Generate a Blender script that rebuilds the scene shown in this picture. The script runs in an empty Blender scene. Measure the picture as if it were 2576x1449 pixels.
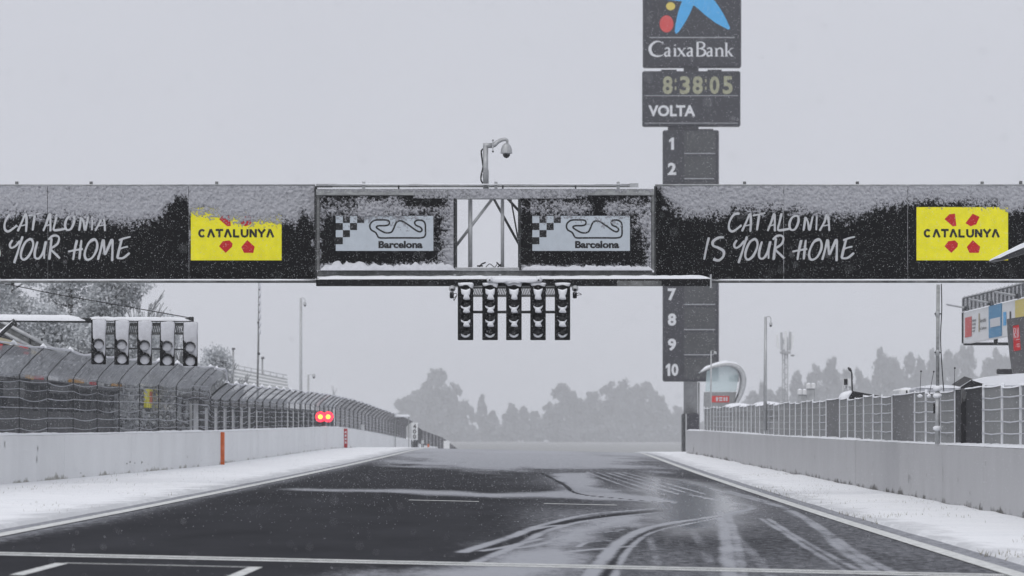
import bpy, math, random
import numpy as np
random.seed(7)
rng = np.random.default_rng(11)
R = math.radians

# ------------------------------------------------------------------ camera, world, light, exposure
sc = bpy.context.scene
col = sc.collection
EYE = 1.5
F = 14311.0            # focal length expressed in pixels of a 2576 wide frame (200 mm on 36 mm)
VX, VY = 1380.0, 1083.0    # where the straight vanishes in that frame
cam_d = bpy.data.cameras.new('camera'); cam = bpy.data.objects.new('camera', cam_d); col.objects.link(cam)
cam.location = (0, 0, EYE); cam.rotation_euler = (R(90), 0, 0)
cam_d.sensor_width = 36; cam_d.lens = F / 2576 * 36
cam_d.shift_x = (1288 - VX) / 2576; cam_d.shift_y = (VY - 724.5) / 2576
cam_d.clip_start = 0.5; cam_d.clip_end = 9000
cam_d.dof.use_dof = True; cam_d.dof.focus_distance = 118; cam_d.dof.aperture_fstop = 5.0
sc.camera = cam

SUN_EL, SUN_AZ = 50, 200
w = bpy.data.worlds.new('World'); sc.world = w; w.use_nodes = True
nt = w.node_tree; nt.nodes.clear()
sky = nt.nodes.new('ShaderNodeTexSky'); sky.sky_type = 'NISHITA'; sky.sun_disc = False
sky.sun_elevation = R(SUN_EL); sky.sun_rotation = R(SUN_AZ); sky.air_density = 1.0; sky.dust_density = 6.0
hs = nt.nodes.new('ShaderNodeHueSaturation'); hs.inputs['Saturation'].default_value = 0.25; hs.inputs['Value'].default_value = 1.0
sk = nt.nodes.new('ShaderNodeVectorMath'); sk.operation = 'SCALE'; sk.inputs['Scale'].default_value = 0.1
mixw = nt.nodes.new('ShaderNodeMix'); mixw.data_type = 'RGBA'; mixw.inputs[0].default_value = 0.93
mixw.inputs[7].default_value = (0.668, 0.684, 0.748, 1)          # the overcast cloud deck
bgn = nt.nodes.new('ShaderNodeBackground'); bgn.inputs['Strength'].default_value = 1.0
ow = nt.nodes.new('ShaderNodeOutputWorld')
nt.links.new(sky.outputs[0], hs.inputs['Color']); nt.links.new(hs.outputs[0], sk.inputs[0])
cn = nt.nodes.new('ShaderNodeTexNoise'); cn.inputs['Scale'].default_value = 9; cn.inputs['Detail'].default_value = 3
cr = nt.nodes.new('ShaderNodeValToRGB'); cr.color_ramp.elements[0].position = .3; cr.color_ramp.elements[1].position = .7
cr.color_ramp.elements[0].color = (0.628, 0.645, 0.712, 1); cr.color_ramp.elements[1].color = (0.668, 0.685, 0.750, 1)
tcw = nt.nodes.new('ShaderNodeTexCoord'); nt.links.new(tcw.outputs['Generated'], cn.inputs['Vector'])
nt.links.new(cn.outputs[0], cr.inputs[0]); nt.links.new(cr.outputs[0], mixw.inputs[7])
nt.links.new(sk.outputs[0], mixw.inputs[6]); nt.links.new(mixw.outputs[2], bgn.inputs['Color'])
nt.links.new(bgn.outputs[0], ow.inputs[0])

sl = bpy.data.lights.new('sun', 'SUN'); sl.energy = 1.05; sl.angle = R(60); sl.color = (1, .98, .95)
so = bpy.data.objects.new('sun', sl); col.objects.link(so)
so.rotation_euler = (R(90 - SUN_EL), 0, R(180 - SUN_AZ)); so.location = (0, 0, 80)

sc.view_settings.view_transform = 'Standard'; sc.view_settings.look = 'None'
sc.view_settings.exposure = 0.0; sc.view_settings.gamma = 1.0; sc.view_settings.use_curve_mapping = False
sc.render.engine = 'CYCLES'
sc.cycles.use_denoising = True
try: sc.cycles.denoiser = 'OPENIMAGEDENOISE'
except Exception: pass
sc.cycles.max_bounces = 6; sc.cycles.diffuse_bounces = 3; sc.cycles.glossy_bounces = 2
sc.cycles.transparent_max_bounces = 14; sc.cycles.volume_bounces = 1; sc.cycles.transmission_bounces = 3
sc.cycles.caustics_reflective = False; sc.cycles.caustics_refractive = False

# ------------------------------------------------------------------ ground model and placing helpers
PD = np.array([-100, 100, 150, 200, 250, 290, 312, 340, 370, 400, 473, 570, 700, 900, 2300, 4600.])
PZ = np.array([0, 0, .05, .12, .22, .31, .335, .30, .15, -.05, -.5, -1.45, -1.9, -2.0, -4.0, -7.3])
_dd = np.arange(-100, 4600, 2.0); _pp = np.interp(_dd, PD, PZ)
_k = np.ones(17) / 17; _pp = np.convolve(np.pad(_pp, 8, 'edge'), _k, 'valid')
TL, TR = -7.08, 5.27      # track edges
def prof(d): return np.interp(d, _dd, _pp)
def gz(X, d): return -0.022 * np.clip(X, TL, TR) + prof(d)
def U(x, d): return (x - VX) * d / F
def V(y, d): return EYE - (y - VY) * d / F
def P(x, y, d): return (U(x, d), d, V(y, d))
_ds = np.linspace(30, 620, 12000)
def G(x, y):
    """ground point seen at (x, y)"""
    z = gz((x - VX) * _ds / F, _ds); ray = V(y, _ds)
    h = z >= ray
    i = int(np.argmax(h)) if h.any() and _ds[np.argmax(h)] < 318 else int(np.argmin(np.abs(_ds - 318)))
    d = float(_ds[i]); return (U(x, d), d, float(z[i]))

def hash2(ix, iy, s):
    h = (ix.astype(np.int64) * 374761393 + iy.astype(np.int64) * 668265263 + s * 974711) & 0x7fffffff
    h = ((h ^ (h >> 13)) * 1274126177) & 0x7fffffff
    return ((h ^ (h >> 16)) & 0xffff) / 65535.0
def vnoise(x, y, s=0):
    x = np.asarray(x, float); y = np.asarray(y, float)
    x, y = np.broadcast_arrays(x, y)
    ix = np.floor(x); iy = np.floor(y); fx = x - ix; fy = y - iy
    fx = fx * fx * (3 - 2 * fx); fy = fy * fy * (3 - 2 * fy)
    a = hash2(ix, iy, s); b = hash2(ix + 1, iy, s); c = hash2(ix, iy + 1, s); d = hash2(ix + 1, iy + 1, s)
    return (a * (1 - fx) + b * fx) * (1 - fy) + (c * (1 - fx) + d * fx) * fy
def fbm(x, y, s=0, o=4, g=.5):
    t = 0; a = 1; n = 0
    for k in range(o):
        t = t + a * vnoise(np.asarray(x) * 2 ** k + 17.3 * k, np.asarray(y) * 2 ** k - 9.1 * k, s + k); n += a; a *= g
    return t / n

# ------------------------------------------------------------------ materials
M = {}
def nodes(name):
    m = bpy.data.materials.new(name); m.use_nodes = True
    n = m.node_tree; b = n.nodes['Principled BSDF']; M[name] = m
    return m, n, b
def noise(n, scale, detail=4, vec=None, rough=.6):
    t = n.nodes.new('ShaderNodeTexNoise'); t.inputs['Scale'].default_value = scale
    t.inputs['Detail'].default_value = detail; t.inputs['Roughness'].default_value = rough
    if vec is not None: n.links.new(vec, t.inputs['Vector'])
    return t
def geo_pos(n, scale=(1, 1, 1)):
    g = n.nodes.new('ShaderNodeNewGeometry'); mp = n.nodes.new('ShaderNodeMapping')
    mp.inputs['Scale'].default_value = scale; n.links.new(g.outputs['Position'], mp.inputs['Vector'])
    return mp.outputs[0]
def ramp(n, fac, stops):
    r = n.nodes.new('ShaderNodeValToRGB'); e = r.color_ramp.elements
    while len(e) < len(stops): e.new(.5)
    for k, (p, c) in enumerate(stops):
        e[k].position = p; e[k].color = (*c, 1) if len(c) == 3 else c
    n.links.new(fac, r.inputs[0]); return r.outputs[0]
def bump(n, b, h, strength, dist):
    bp = n.nodes.new('ShaderNodeBump'); bp.inputs['Strength'].default_value = strength; bp.inputs['Distance'].default_value = dist
    n.links.new(h, bp.inputs['Height']); n.links.new(bp.outputs[0], b.inputs['Normal'])
def mat(name, c, rough=.6, var=.25, scale=6, metal=0, spec=.3, bmp=0, bscale=40, stretch=(1, 1, 1)):
    m, n, b = nodes(name)
    b.inputs['Roughness'].default_value = rough; b.inputs['Metallic'].default_value = metal
    b.inputs['Specular IOR Level'].default_value = spec
    v = geo_pos(n, stretch); t = noise(n, scale, 5, v)
    lo = tuple(max(0, k * (1 - var)) for k in c); hi = tuple(min(1, k * (1 + var)) for k in c)
    n.links.new(ramp(n, t.outputs[0], [(.3, lo), (.7, hi)]), b.inputs['Base Color'])
    if bmp:
        t2 = noise(n, bscale, 3, v); bump(n, b, t2.outputs[0], .6, bmp)
    return m
mat('snow', (.83, .845, .88), .75, .04, 1.2, spec=.1, bmp=.012, bscale=18)
mat('caked_snow', (.62, .63, .67), .8, .08, 14, spec=.1, bmp=.012, bscale=30)
m, n, b = nodes('panel_snow'); b.inputs['Roughness'].default_value = .85; b.inputs['Specular IOR Level'].default_value = .08
v = geo_pos(n); t = noise(n, 20, 4, v); n.links.new(ramp(n, t.outputs[0], [(.3, (.31, .315, .34)), (.7, (.45, .455, .485))]), b.inputs['Base Color'])
bump(n, b, noise(n, 34, 3, v).outputs[0], .7, .012)
ca = n.nodes.new('ShaderNodeAttribute'); ca.attribute_name = 'cover'; gn = noise(n, 42, 3, v, .7)
mg = n.nodes.new('ShaderNodeMath'); mg.operation = 'MULTIPLY_ADD'; mg.inputs[1].default_value = 1.5; mg.inputs[2].default_value = -.75
n.links.new(gn.outputs[0], mg.inputs[0]); ms = n.nodes.new('ShaderNodeMath'); ms.operation = 'ADD'
n.links.new(mg.outputs[0], ms.inputs[0]); n.links.new(ca.outputs['Fac'], ms.inputs[1])
ma_ = n.nodes.new('ShaderNodeMapRange'); ma_.inputs[1].default_value = .22; ma_.inputs[2].default_value = .62; n.links.new(ms.outputs[0], ma_.inputs[0])
n.links.new(ma_.outputs[0], b.inputs['Alpha'])
mat('vinyl_black', (.0025, .0025, .003), .6, .3, 2, spec=.04)
mat('cable_snow', (.40, .41, .44), .85, .2, 9, spec=.05)
mat('black', (.004, .004, .005), .5, .3, 9, spec=.15)
mat('steel', (.30, .31, .31), .5, .35, 5, metal=.3, spec=.4, stretch=(1, 1, 3))
mat('dirty_steel', (.16, .165, .165), .6, .5, 3.5, metal=.2, spec=.3)
mat('dark_steel', (.03, .032, .034), .55, .4, 4, spec=.3)
mat('galvanised', (.42, .43, .44), .5, .2, 8, metal=.4)
mat('print_white', (.50, .51, .53), .6, .05, 9)
mat('print_silver', (.50, .55, .60), .55, .06, 5)
mat('print_yellow', (.84, .77, .012), .55, .08, 4)
mat('print_red', (.50, .008, .012), .55, .1, 6)
mat('print_black', (.006, .006, .007), .55, .2, 6)
mat('tower_dark', (.022, .022, .03), .6, .15, .7)
mat('tower_line', (.35, .36, .38), .6, .1, 2)
mat('tower_white', (.62, .63, .65), .6, .05, 2)
mat('clock_digit', (.30, .30, .20), .6, .2, 3)
mat('logo_blue', (.055, .36, .70), .5, .05, 2)
mat('logo_red', (.56, .055, .05), .5, .05, 2)
mat('logo_yellow', (.62, .50, .10), .5, .05, 2)
mat('orange_paint', (.62, .13, .03), .6, .2, 5)
mat('red_paint', (.45, .03, .035), .6, .2, 7)
mat('white_paint', (.74, .75, .76), .6, .06, 5)
mat('grey_panel', (.26, .265, .27), .65, .15, 2)
mat('screen_grey', (.095, .095, .10), .6, .2, 3)
mat('dark_panel', (.045, .045, .05), .6, .3, 3)
mat('cream_board', (.42, .38, .28), .6, .15, 3)
mat('orange_board', (.50, .25, .03), .6, .15, 3)
mat('board_blue', (.03, .22, .42), .5, .05, 2)
mat('terrace', (.36, .37, .38), .7, .1, 2)
mat('far_dark', (.05, .052, .055), .8, .2, 1)
mat('bark', (.045, .04, .035), .9, .3, 8)
mat('frost_bark', (.24, .25, .26), .9, .3, 6)
mat('tarp_dark', (.02, .02, .023), .6, .3, 6)
mat('cable_black', (.01, .01, .011), .6, .2, 6)
mat('marking', (.62, .63, .62), .7, .22, 9, spec=.1, stretch=(1, .25, 1))

def wall_mat(name, c, dirt, streak, base_hi=.9, base_lo=-.38):
    m, n, b = nodes(name); b.inputs['Roughness'].default_value = .8; b.inputs['Specular IOR Level'].default_value = .15
    v = geo_pos(n); big = noise(n, .35, 4, v)
    base = ramp(n, big.outputs[0], [(.3, tuple(k * .9 for k in c)), (.7, c)])
    tc = n.nodes.new('ShaderNodeUVMap'); sep = n.nodes.new('ShaderNodeSeparateXYZ'); n.links.new(tc.outputs[0], sep.inputs[0])
    nz = noise(n, .8, 9, geo_pos(n, (1, .6, 1.6)), .72)
    ma = n.nodes.new('ShaderNodeMath'); ma.operation = 'MULTIPLY_ADD'; ma.inputs[1].default_value = base_hi; ma.inputs[2].default_value = base_lo
    n.links.new(nz.outputs[0], ma.inputs[0])
    gt = n.nodes.new('ShaderNodeMath'); gt.operation = 'SUBTRACT'; n.links.new(ma.outputs[0], gt.inputs[0]); n.links.new(sep.outputs[1], gt.inputs[1])
    f1 = ramp(n, gt.outputs[0], [(0, (0, 0, 0)), (.10, (1, 1, 1))])
    st = noise(n, 3.0, 5, geo_pos(n, (1, 1, .12)), .75)
    f2 = ramp(n, st.outputs[0], [(streak, (0, 0, 0)), (streak + .12, (1, 1, 1))])
    mx = n.nodes.new('ShaderNodeMix'); mx.data_type = 'RGBA'; mx.inputs[7].default_value = (*dirt, 1)
    mm = n.nodes.new('ShaderNodeMath'); mm.operation = 'MULTIPLY'; mm.inputs[1].default_value = .85; n.links.new(f1, mm.inputs[0])
    n.links.new(mm.outputs[0], mx.inputs[0]); n.links.new(base, mx.inputs[6])
    mx2 = n.nodes.new('ShaderNodeMix'); mx2.data_type = 'RGBA'; mx2.inputs[7].default_value = (*[k * 2.2 for k in dirt], 1)
    mm2 = n.nodes.new('ShaderNodeMath'); mm2.operation = 'MULTIPLY'; mm2.inputs[1].default_value = .45; n.links.new(f2, mm2.inputs[0])
    n.links.new(mm2.outputs[0], mx2.inputs[0]); n.links.new(mx.outputs[2], mx2.inputs[6])
    n.links.new(mx2.outputs[2], b.inputs['Base Color'])
    t2 = noise(n, 25, 4, v); bump(n, b, t2.outputs[0], .3, .01)
wall_mat('white_wall', (.80, .81, .82), (.24, .23, .19), .70, .9, -.38)
wall_mat('grey_wall', (.485, .485, .495), (.055, .05, .04), .63, 1.0, -.39)

def sheet_mat(name, c, alpha, sc1=2.0, var=.25, streak=(1, 1, 1)):
    """wire mesh too fine to see, clogged with snow in places"""
    m, n, b = nodes(name); b.inputs['Roughness'].default_value = .85; b.inputs['Specular IOR Level'].default_value = .1
    v = geo_pos(n, streak); t = noise(n, sc1, 5, v, .7)
    b.inputs['Base Color'].default_value = (*c, 1)
    a = n.nodes.new('ShaderNodeMapRange'); a.inputs[1].default_value = .3; a.inputs[2].default_value = .7
    a.inputs[3].default_value = max(0, alpha - var); a.inputs[4].default_value = min(1, alpha + var)
    n.links.new(t.outputs[0], a.inputs[0]); n.links.new(a.outputs[0], b.inputs['Alpha'])
sheet_mat('wire_mesh', (.10, .105, .115), .42, 3.5, .22)
sheet_mat('snowy_mesh', (.36, .37, .39), .64, 3.5, .24)
sheet_mat('mid_mesh', (.13, .135, .145), .30, 3.0, .18)
sheet_mat('far_mesh', (.10, .10, .11), .72, 1.0, .15)
sheet_mat('pit_mesh', (.255, .26, .26), .92, 1.4, .07, (1, 1, .3))
sheet_mat('pit_mesh_dark', (.05, .05, .055), .93, 5, .06, (1, 1, .2))
sheet_mat('pit_mesh_mid', (.17, .17, .175), .95, 3, .05)
m, n, b = nodes('glass'); b.inputs['Base Color'].default_value = (.62, .74, .76, 1); b.inputs['Alpha'].default_value = .55; b.inputs['Roughness'].default_value = .15
m, n, b = nodes('lens'); b.inputs['Base Color'].default_value = (.02, .02, .022, 1); b.inputs['Roughness'].default_value = .25
m, n, b = nodes('dome_glass'); b.inputs['Base Color'].default_value = (.01, .01, .012, 1); b.inputs['Roughness'].default_value = .08
m, n, b = nodes('lit_red'); b.inputs['Base Color'].default_value = (.2, .01, .01, 1)
b.inputs['Emission Color'].default_value = (1, .14, .015, 1); b.inputs['Emission Strength'].default_value = 12
m, n, b = nodes('lit_halo'); b.inputs['Base Color'].default_value = (.5, .03, .03, 1)
b.inputs['Emission Color'].default_value = (1, .02, .05, 1); b.inputs['Emission Strength'].default_value = 3.2  # red halo of the signal lamps, put in as a glowing surface

# snow field with grass tips poking through
m, n, b = nodes('snow_ground'); b.inputs['Roughness'].default_value = .85; b.inputs['Specular IOR Level'].default_value = .05
v = geo_pos(n); t = noise(n, .5, 5, v); base = ramp(n, t.outputs[0], [(.3, (.80, .815, .84)), (.7, (.88, .89, .91))])
g = noise(n, 7, 6, geo_pos(n, (1, .5, 1)), .8); g2 = noise(n, .33, 3, v)
ad = n.nodes.new('ShaderNodeMath'); ad.operation = 'MULTIPLY_ADD'; ad.inputs[1].default_value = .32
n.links.new(g2.outputs[0], ad.inputs[0]); n.links.new(g.outputs[0], ad.inputs[2])
gf = ramp(n, ad.outputs[0], [(.88, (0, 0, 0)), (1.0, (.5, .5, .5))])
mx = n.nodes.new('ShaderNodeMix'); mx.data_type = 'RGBA'; mx.inputs[7].default_value = (.25, .235, .19, 1)
n.links.new(gf, mx.inputs[0]); n.links.new(base, mx.inputs[6])
# grey slush thrown up along the edge of the track
sxe = n.nodes.new('ShaderNodeSeparateXYZ'); n.links.new(v, sxe.inputs[0])
cx_ = n.nodes.new('ShaderNodeMath'); cx_.operation = 'ADD'; cx_.inputs[1].default_value = .95; n.links.new(sxe.outputs[0], cx_.inputs[0])
ab_ = n.nodes.new('ShaderNodeMath'); ab_.operation = 'ABSOLUTE'; n.links.new(cx_.outputs[0], ab_.inputs[0])
en = noise(n, 1.0, 6, geo_pos(n, (1.4, .35, 1)), .75); em = n.nodes.new('ShaderNodeMath'); em.operation = 'MULTIPLY_ADD'; em.inputs[1].default_value = -2.6
n.links.new(en.outputs[0], em.inputs[0]); n.links.new(ab_.outputs[0], em.inputs[2])
er = n.nodes.new('ShaderNodeMapRange'); er.inputs[1].default_value = 5.25; er.inputs[2].default_value = 5.95; er.inputs[3].default_value = .75; er.inputs[4].default_value = 0; n.links.new(em.outputs[0], er.inputs[0])
me_ = n.nodes.new('ShaderNodeMix'); me_.data_type = 'RGBA'; me_.inputs[7].default_value = (.50, .51, .53, 1)
n.links.new(er.outputs[0], me_.inputs[0]); n.links.new(mx.outputs[2], me_.inputs[6]); mx = me_
# haze painted into the snow colour: it greys with distance beyond the crest
sx_ = n.nodes.new('ShaderNodeSeparateXYZ'); n.links.new(v, sx_.inputs[0])
ff = n.nodes.new('ShaderNodeMapRange'); ff.inputs[1].default_value = 560; ff.inputs[2].default_value = 800; n.links.new(sx_.outputs[1], ff.inputs[0])
mf = n.nodes.new('ShaderNodeMix'); mf.data_type = 'RGBA'; mf.inputs[7].default_value = (.33, .335, .335, 1)
n.links.new(ff.outputs[0], mf.inputs[0]); n.links.new(mx.outputs[2], mf.inputs[6]); n.links.new(mf.outputs[2], b.inputs['Base Color'])
t2 = noise(n, 6, 5, v); bump(n, b, t2.outputs[0], .8, .05)

# asphalt with slush
m, n, b = nodes('asphalt')
v = geo_pos(n); fine = noise(n, 60, 3, v); med = noise(n, .8, 5, geo_pos(n, (1, .15, 1)))
base = ramp(n, med.outputs[0], [(.3, (.019, .0195, .0235)), (.7, (.036, .037, .043))])
at = n.nodes.new('ShaderNodeAttribute'); at.attribute_name = 'slush'
sn = noise(n, 1.0, 10, geo_pos(n, (6.0, 2.6, 1)), .9)
q = n.nodes.new('ShaderNodeMath'); q.operation = 'MULTIPLY_ADD'; q.inputs[1].default_value = 2.1; q.inputs[2].default_value = -1.05
n.links.new(sn.outputs[0], q.inputs[0])
q2 = n.nodes.new('ShaderNodeMath'); q2.operation = 'ADD'; n.links.new(q.outputs[0], q2.inputs[0]); n.links.new(at.outputs['Fac'], q2.inputs[1])
mr = n.nodes.new('ShaderNodeMapRange'); mr.interpolation_type = 'SMOOTHSTEP'
mr.inputs[1].default_value = .22; mr.inputs[2].default_value = .80; n.links.new(q2.outputs[0], mr.inputs[0])
mx = n.nodes.new('ShaderNodeMix'); mx.data_type = 'RGBA'; mx.inputs[7].default_value = (.36, .37, .40, 1)
n.links.new(mr.outputs[0], mx.inputs[0]); n.links.new(base, mx.inputs[6]); n.links.new(mx.outputs[2], b.inputs['Base Color'])
wa = n.nodes.new('ShaderNodeAttribute'); wa.attribute_name = 'wet'
rr = n.nodes.new('ShaderNodeMapRange'); rr.inputs[3].default_value = .95; rr.inputs[4].default_value = .13; n.links.new(wa.outputs['Fac'], rr.inputs[0])
n.links.new(rr.outputs[0], b.inputs['Roughness'])
sp = n.nodes.new('ShaderNodeMapRange'); sp.inputs[3].default_value = .03; sp.inputs[4].default_value = .22; n.links.new(wa.outputs['Fac'], sp.inputs[0])
n.links.new(sp.outputs[0], b.inputs['Specular IOR Level'])
bump(n, b, fine.outputs[0], .25, .004)

def leaf_mat(name, dark, frost, amount):
    m, n, b = nodes(name); b.inputs['Roughness'].default_value = .85; b.inputs['Specular IOR Level'].default_value = .1
    a = n.nodes.new('ShaderNodeAttribute'); a.attribute_name = 'frost'
    c = ramp(n, a.outputs['Fac'], [(max(.01, 1 - amount - .12), dark), (min(.99, 1 - amount + .12), frost)])
    n.links.new(c, b.inputs['Base Color'])
leaf_mat('frosted_leaves', (.03, .037, .035), (.50, .52, .54), .78)
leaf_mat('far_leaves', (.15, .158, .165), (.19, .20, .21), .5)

# ------------------------------------------------------------------ mesh building
def wloc(o):
    v = np.zeros(3)
    while o is not None: v = v + np.array(o.location); o = o.parent
    return v
def tag(o, label=None, cat=None, group=None, kind=None):
    if label: o['label'] = label
    if cat: o['category'] = cat
    if group: o['group'] = group
    if kind: o['kind'] = kind
    return o
def empty(name, loc, label=None, cat=None, group=None):
    o = bpy.data.objects.new(name, None); col.objects.link(o); o.location = loc; o.empty_display_size = .3
    return tag(o, label, cat, group)
class MB:
    def __init__(s): s.v = []; s.f = []; s.sm = []
    def add(s, vs, fs, smooth=False):
        o = len(s.v); s.v += [tuple(map(float, p)) for p in vs]
        s.f += [tuple(i + o for i in f) for f in fs]; s.sm += [smooth] * len(fs); return s
    def box(s, x0, x1, y0, y1, z0, z1):
        x0, x1 = sorted((x0, x1)); y0, y1 = sorted((y0, y1)); z0, z1 = sorted((z0, z1))
        return s.add([(x0, y0, z0), (x1, y0, z0), (x1, y1, z0), (x0, y1, z0), (x0, y0, z1), (x1, y0, z1), (x1, y1, z1), (x0, y1, z1)],
              [(0, 3, 2, 1), (4, 5, 6, 7), (0, 1, 5, 4), (1, 2, 6, 5), (2, 3, 7, 6), (3, 0, 4, 7)])
    def bevbox(s, x0, x1, y0, y1, z0, z1, b):
        """box with chamfered edges"""
        c = [(x0, x1), (y0, y1), (z0, z1)]; vs = []; fs = []
        idx = {}
        for ix in (0, 1):
            for iy in (0, 1):
                for iz in (0, 1):
                    base = [c[0][ix], c[1][iy], c[2][iz]]; sg = [1 if k == 0 else -1 for k in (ix, iy, iz)]
                    for ax in range(3):
                        p = base[:]
                        for a2 in range(3):
                            if a2 != ax: p[a2] += sg[a2] * b
                        idx[(ix, iy, iz, ax)] = len(vs); vs.append(p)
        for ax in range(3):
            o1, o2 = [a for a in range(3) if a != ax]
            for e in (0, 1):
                q = []
                for (p1, p2) in ((0, 0), (1, 0), (1, 1), (0, 1)):
                    k = [0, 0, 0]; k[ax] = e; k[o1] = p1; k[o2] = p2; q.append(idx[(*k, ax)])
                fs.append(tuple(q))
            for p1 in (0, 1):
                for p2 in (0, 1):
                    k0 = [0, 0, 0]; k0[o1] = p1; k0[o2] = p2; k1 = k0[:]; k1[ax] = 1
                    fs.append((idx[(*k0, o1)], idx[(*k1, o1)], idx[(*k1, o2)], idx[(*k0, o2)]))
        for ix in (0, 1):
            for iy in (0, 1):
                for iz in (0, 1): fs.append(tuple(idx[(ix, iy, iz, a)] for a in range(3)))
        return s.add(vs, fs)
    def tube(s, pts, r, n=8, cap=True, smooth=True):
        pts = [np.array(p, float) for p in pts]; rs = r if hasattr(r, '__len__') else [r] * len(pts)
        vs = []; fs = []
        t0 = pts[1] - pts[0]; ref = np.array([0, 0, 1.]) if abs(t0[2]) < .8 * np.linalg.norm(t0) else np.array([0, 1., 0])
        for i, p in enumerate(pts):
            t = pts[min(i + 1, len(pts) - 1)] - pts[max(i - 1, 0)]; t = t / (np.linalg.norm(t) + 1e-9)
            a = np.cross(t, ref); a /= np.linalg.norm(a) + 1e-9; bb = np.cross(a, t)
            for k in range(n):
                an = 2 * math.pi * k / n; vs.append(p + rs[i] * (math.cos(an) * a + math.sin(an) * bb))
        for i in range(len(pts) - 1):
            for k in range(n): fs.append((i * n + k, i * n + (k + 1) % n, (i + 1) * n + (k + 1) % n, (i + 1) * n + k))
        s.add(vs, fs, smooth)
        if cap:
            o = len(s.v) - len(vs)
            s.f += [tuple(o + k for k in range(n))[::-1], tuple(o + (len(pts) - 1) * n + k for k in range(n))]; s.sm += [False, False]
        return s
    def lathe(s, c, prof_, n=16, axis='z', a0=0, a1=2 * math.pi):
        vs = []; fs = []; full = abs(a1 - a0 - 2 * math.pi) < 1e-6; m_ = n if full else n + 1
        for (r, h) in prof_:
            for k in range(m_):
                a = a0 + (a1 - a0) * k / n
                if axis == 'z': vs.append((c[0] + r * math.cos(a), c[1] + r * math.sin(a), c[2] + h))
                else: vs.append((c[0] + r * math.cos(a), c[1] + h, c[2] + r * math.sin(a)))
        for i in range(len(prof_) - 1):
            for k in range(n):
                k2 = (k + 1) % m_; fs.append((i * m_ + k, i * m_ + k2, (i + 1) * m_ + k2, (i + 1) * m_ + k))
        return s.add(vs, fs, True)
    def ball(s, c, r, n=12, sz=1):
        return s.lathe(c, [(r * math.sin(math.pi * i / 8), -r * sz * math.cos(math.pi * i / 8)) for i in range(9)], n)
    def prism(s, poly, y0, y1):
        """polygon in (X, Z), extruded along Y"""
        k = len(poly); vs = [(p[0], y0, p[1]) for p in poly] + [(p[0], y1, p[1]) for p in poly]
        return s.add(vs, [tuple(range(k)), tuple(range(2 * k - 1, k - 1, -1))] + [(i, i + k, (i + 1) % k + k, (i + 1) % k) for i in range(k)])
    def ribbon(s, pts, w_, y, ramp_=.0006):
        """flat stroke in the XZ plane at depth y with round ends"""
        pts = [np.array(p, float) for p in pts]; n_ = len(pts); vs = []; fs = []
        ws = w_ if hasattr(w_, '__len__') else [w_] * n_
        for i, p in enumerate(pts):
            t = pts[min(i + 1, n_ - 1)] - pts[max(i - 1, 0)]; t = t / (np.linalg.norm(t) + 1e-9); nn = np.array([-t[1], t[0]])
            h = ws[i] / 2; yy = y - ramp_ * i / n_
            vs += [(p[0] + nn[0] * h, yy, p[1] + nn[1] * h), (p[0] - nn[0] * h, yy, p[1] - nn[1] * h)]
        for i in range(n_ - 1): fs.append((2 * i, 2 * i + 1, 2 * i + 3, 2 * i + 2))
        return s.add(vs, fs)
    def obj(s, name, m_, parent=None):
        me = bpy.data.meshes.new(name); o_ = wloc(parent)
        vv = np.array(s.v, float).reshape(-1, 3) - o_
        me.from_pydata(vv.tolist(), [], s.f)
        me.polygons.foreach_set('use_smooth', s.sm)
        me.materials.append(M[m_]); me.update()
        ob = bpy.data.objects.new(name, me); col.objects.link(ob); ob.parent = parent
        return ob
def copy_tree(o, parent=None, off=None):
    c = o.copy(); col.objects.link(c); c.parent = parent
    if off is not None: c.location = tuple(np.array(o.location) + np.array(off))
    for ch in o.children: copy_tree(ch, c)
    return c
def crom(pts, k=6):
    p = [np.array(q, float) for q in pts]
    if len(p) < 3: return p
    p = [2 * p[0] - p[1]] + p + [2 * p[-1] - p[-2]]; out = []
    for i in range(1, len(p) - 2):
        for j in range(k):
            t = j / k; a, b_, c, d = p[i - 1:i + 3]
            out.append(.5 * (2 * b_ + (c - a) * t + (2 * a - 5 * b_ + 4 * c - d) * t * t + (3 * b_ - a - 3 * c + d) * t ** 3))
    out.append(p[-2]); return out
def ridge(name, pts, wd, ht, parent, m_='snow', seed=0, step=.25, under=.01, rag=.35):
    """a lumpy roll of snow lying along a path"""
    pts = [np.array(p, float) for p in pts]; L = 0; sam = []
    for a, b_ in zip(pts[:-1], pts[1:]):
        l = np.linalg.norm(b_ - a); k = max(1, int(l / step))
        for j in range(k): sam.append((a + (b_ - a) * j / k, b_ - a, L + l * j / k))
        L += l
    sam.append((pts[-1], pts[-1] - pts[-2], L)); vs = []; fs = []; K = 7
    for i, (p, t, l) in enumerate(sam):
        t = t / np.linalg.norm(t); side = np.cross(t, [0, 0, 1.]); side /= np.linalg.norm(side) + 1e-9
        nz = float(fbm(l * 1.7 / max(step, .1), seed * 3.7, seed, 3)); e = 1 + rag * (nz - .5) * 2
        ends = min(1, (i + .4) / 2, (len(sam) - 1 - i + .4) / 2)
        for k in range(K):
            a = math.pi * k / (K - 1)
            wob = 1 + rag * .5 * (float(vnoise(l * 3.1, k * 1.3 + seed, seed + 5)) - .5)
            vs.append(p + side * (-math.cos(a)) * wd / 2 * wob + np.array([0, 0, -under + math.sin(a) * ht * e * ends * wob]))
    n_ = len(sam)
    for i in range(n_ - 1):
        for k in range(K - 1): fs.append((i * K + k, i * K + k + 1, (i + 1) * K + k + 1, (i + 1) * K + k))
    fs += [tuple(range(K))[::-1], tuple((n_ - 1) * K + k for k in range(K))]
    b_ = MB(); b_.add(vs, fs, True); return b_.obj(name, m_, parent)
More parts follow.
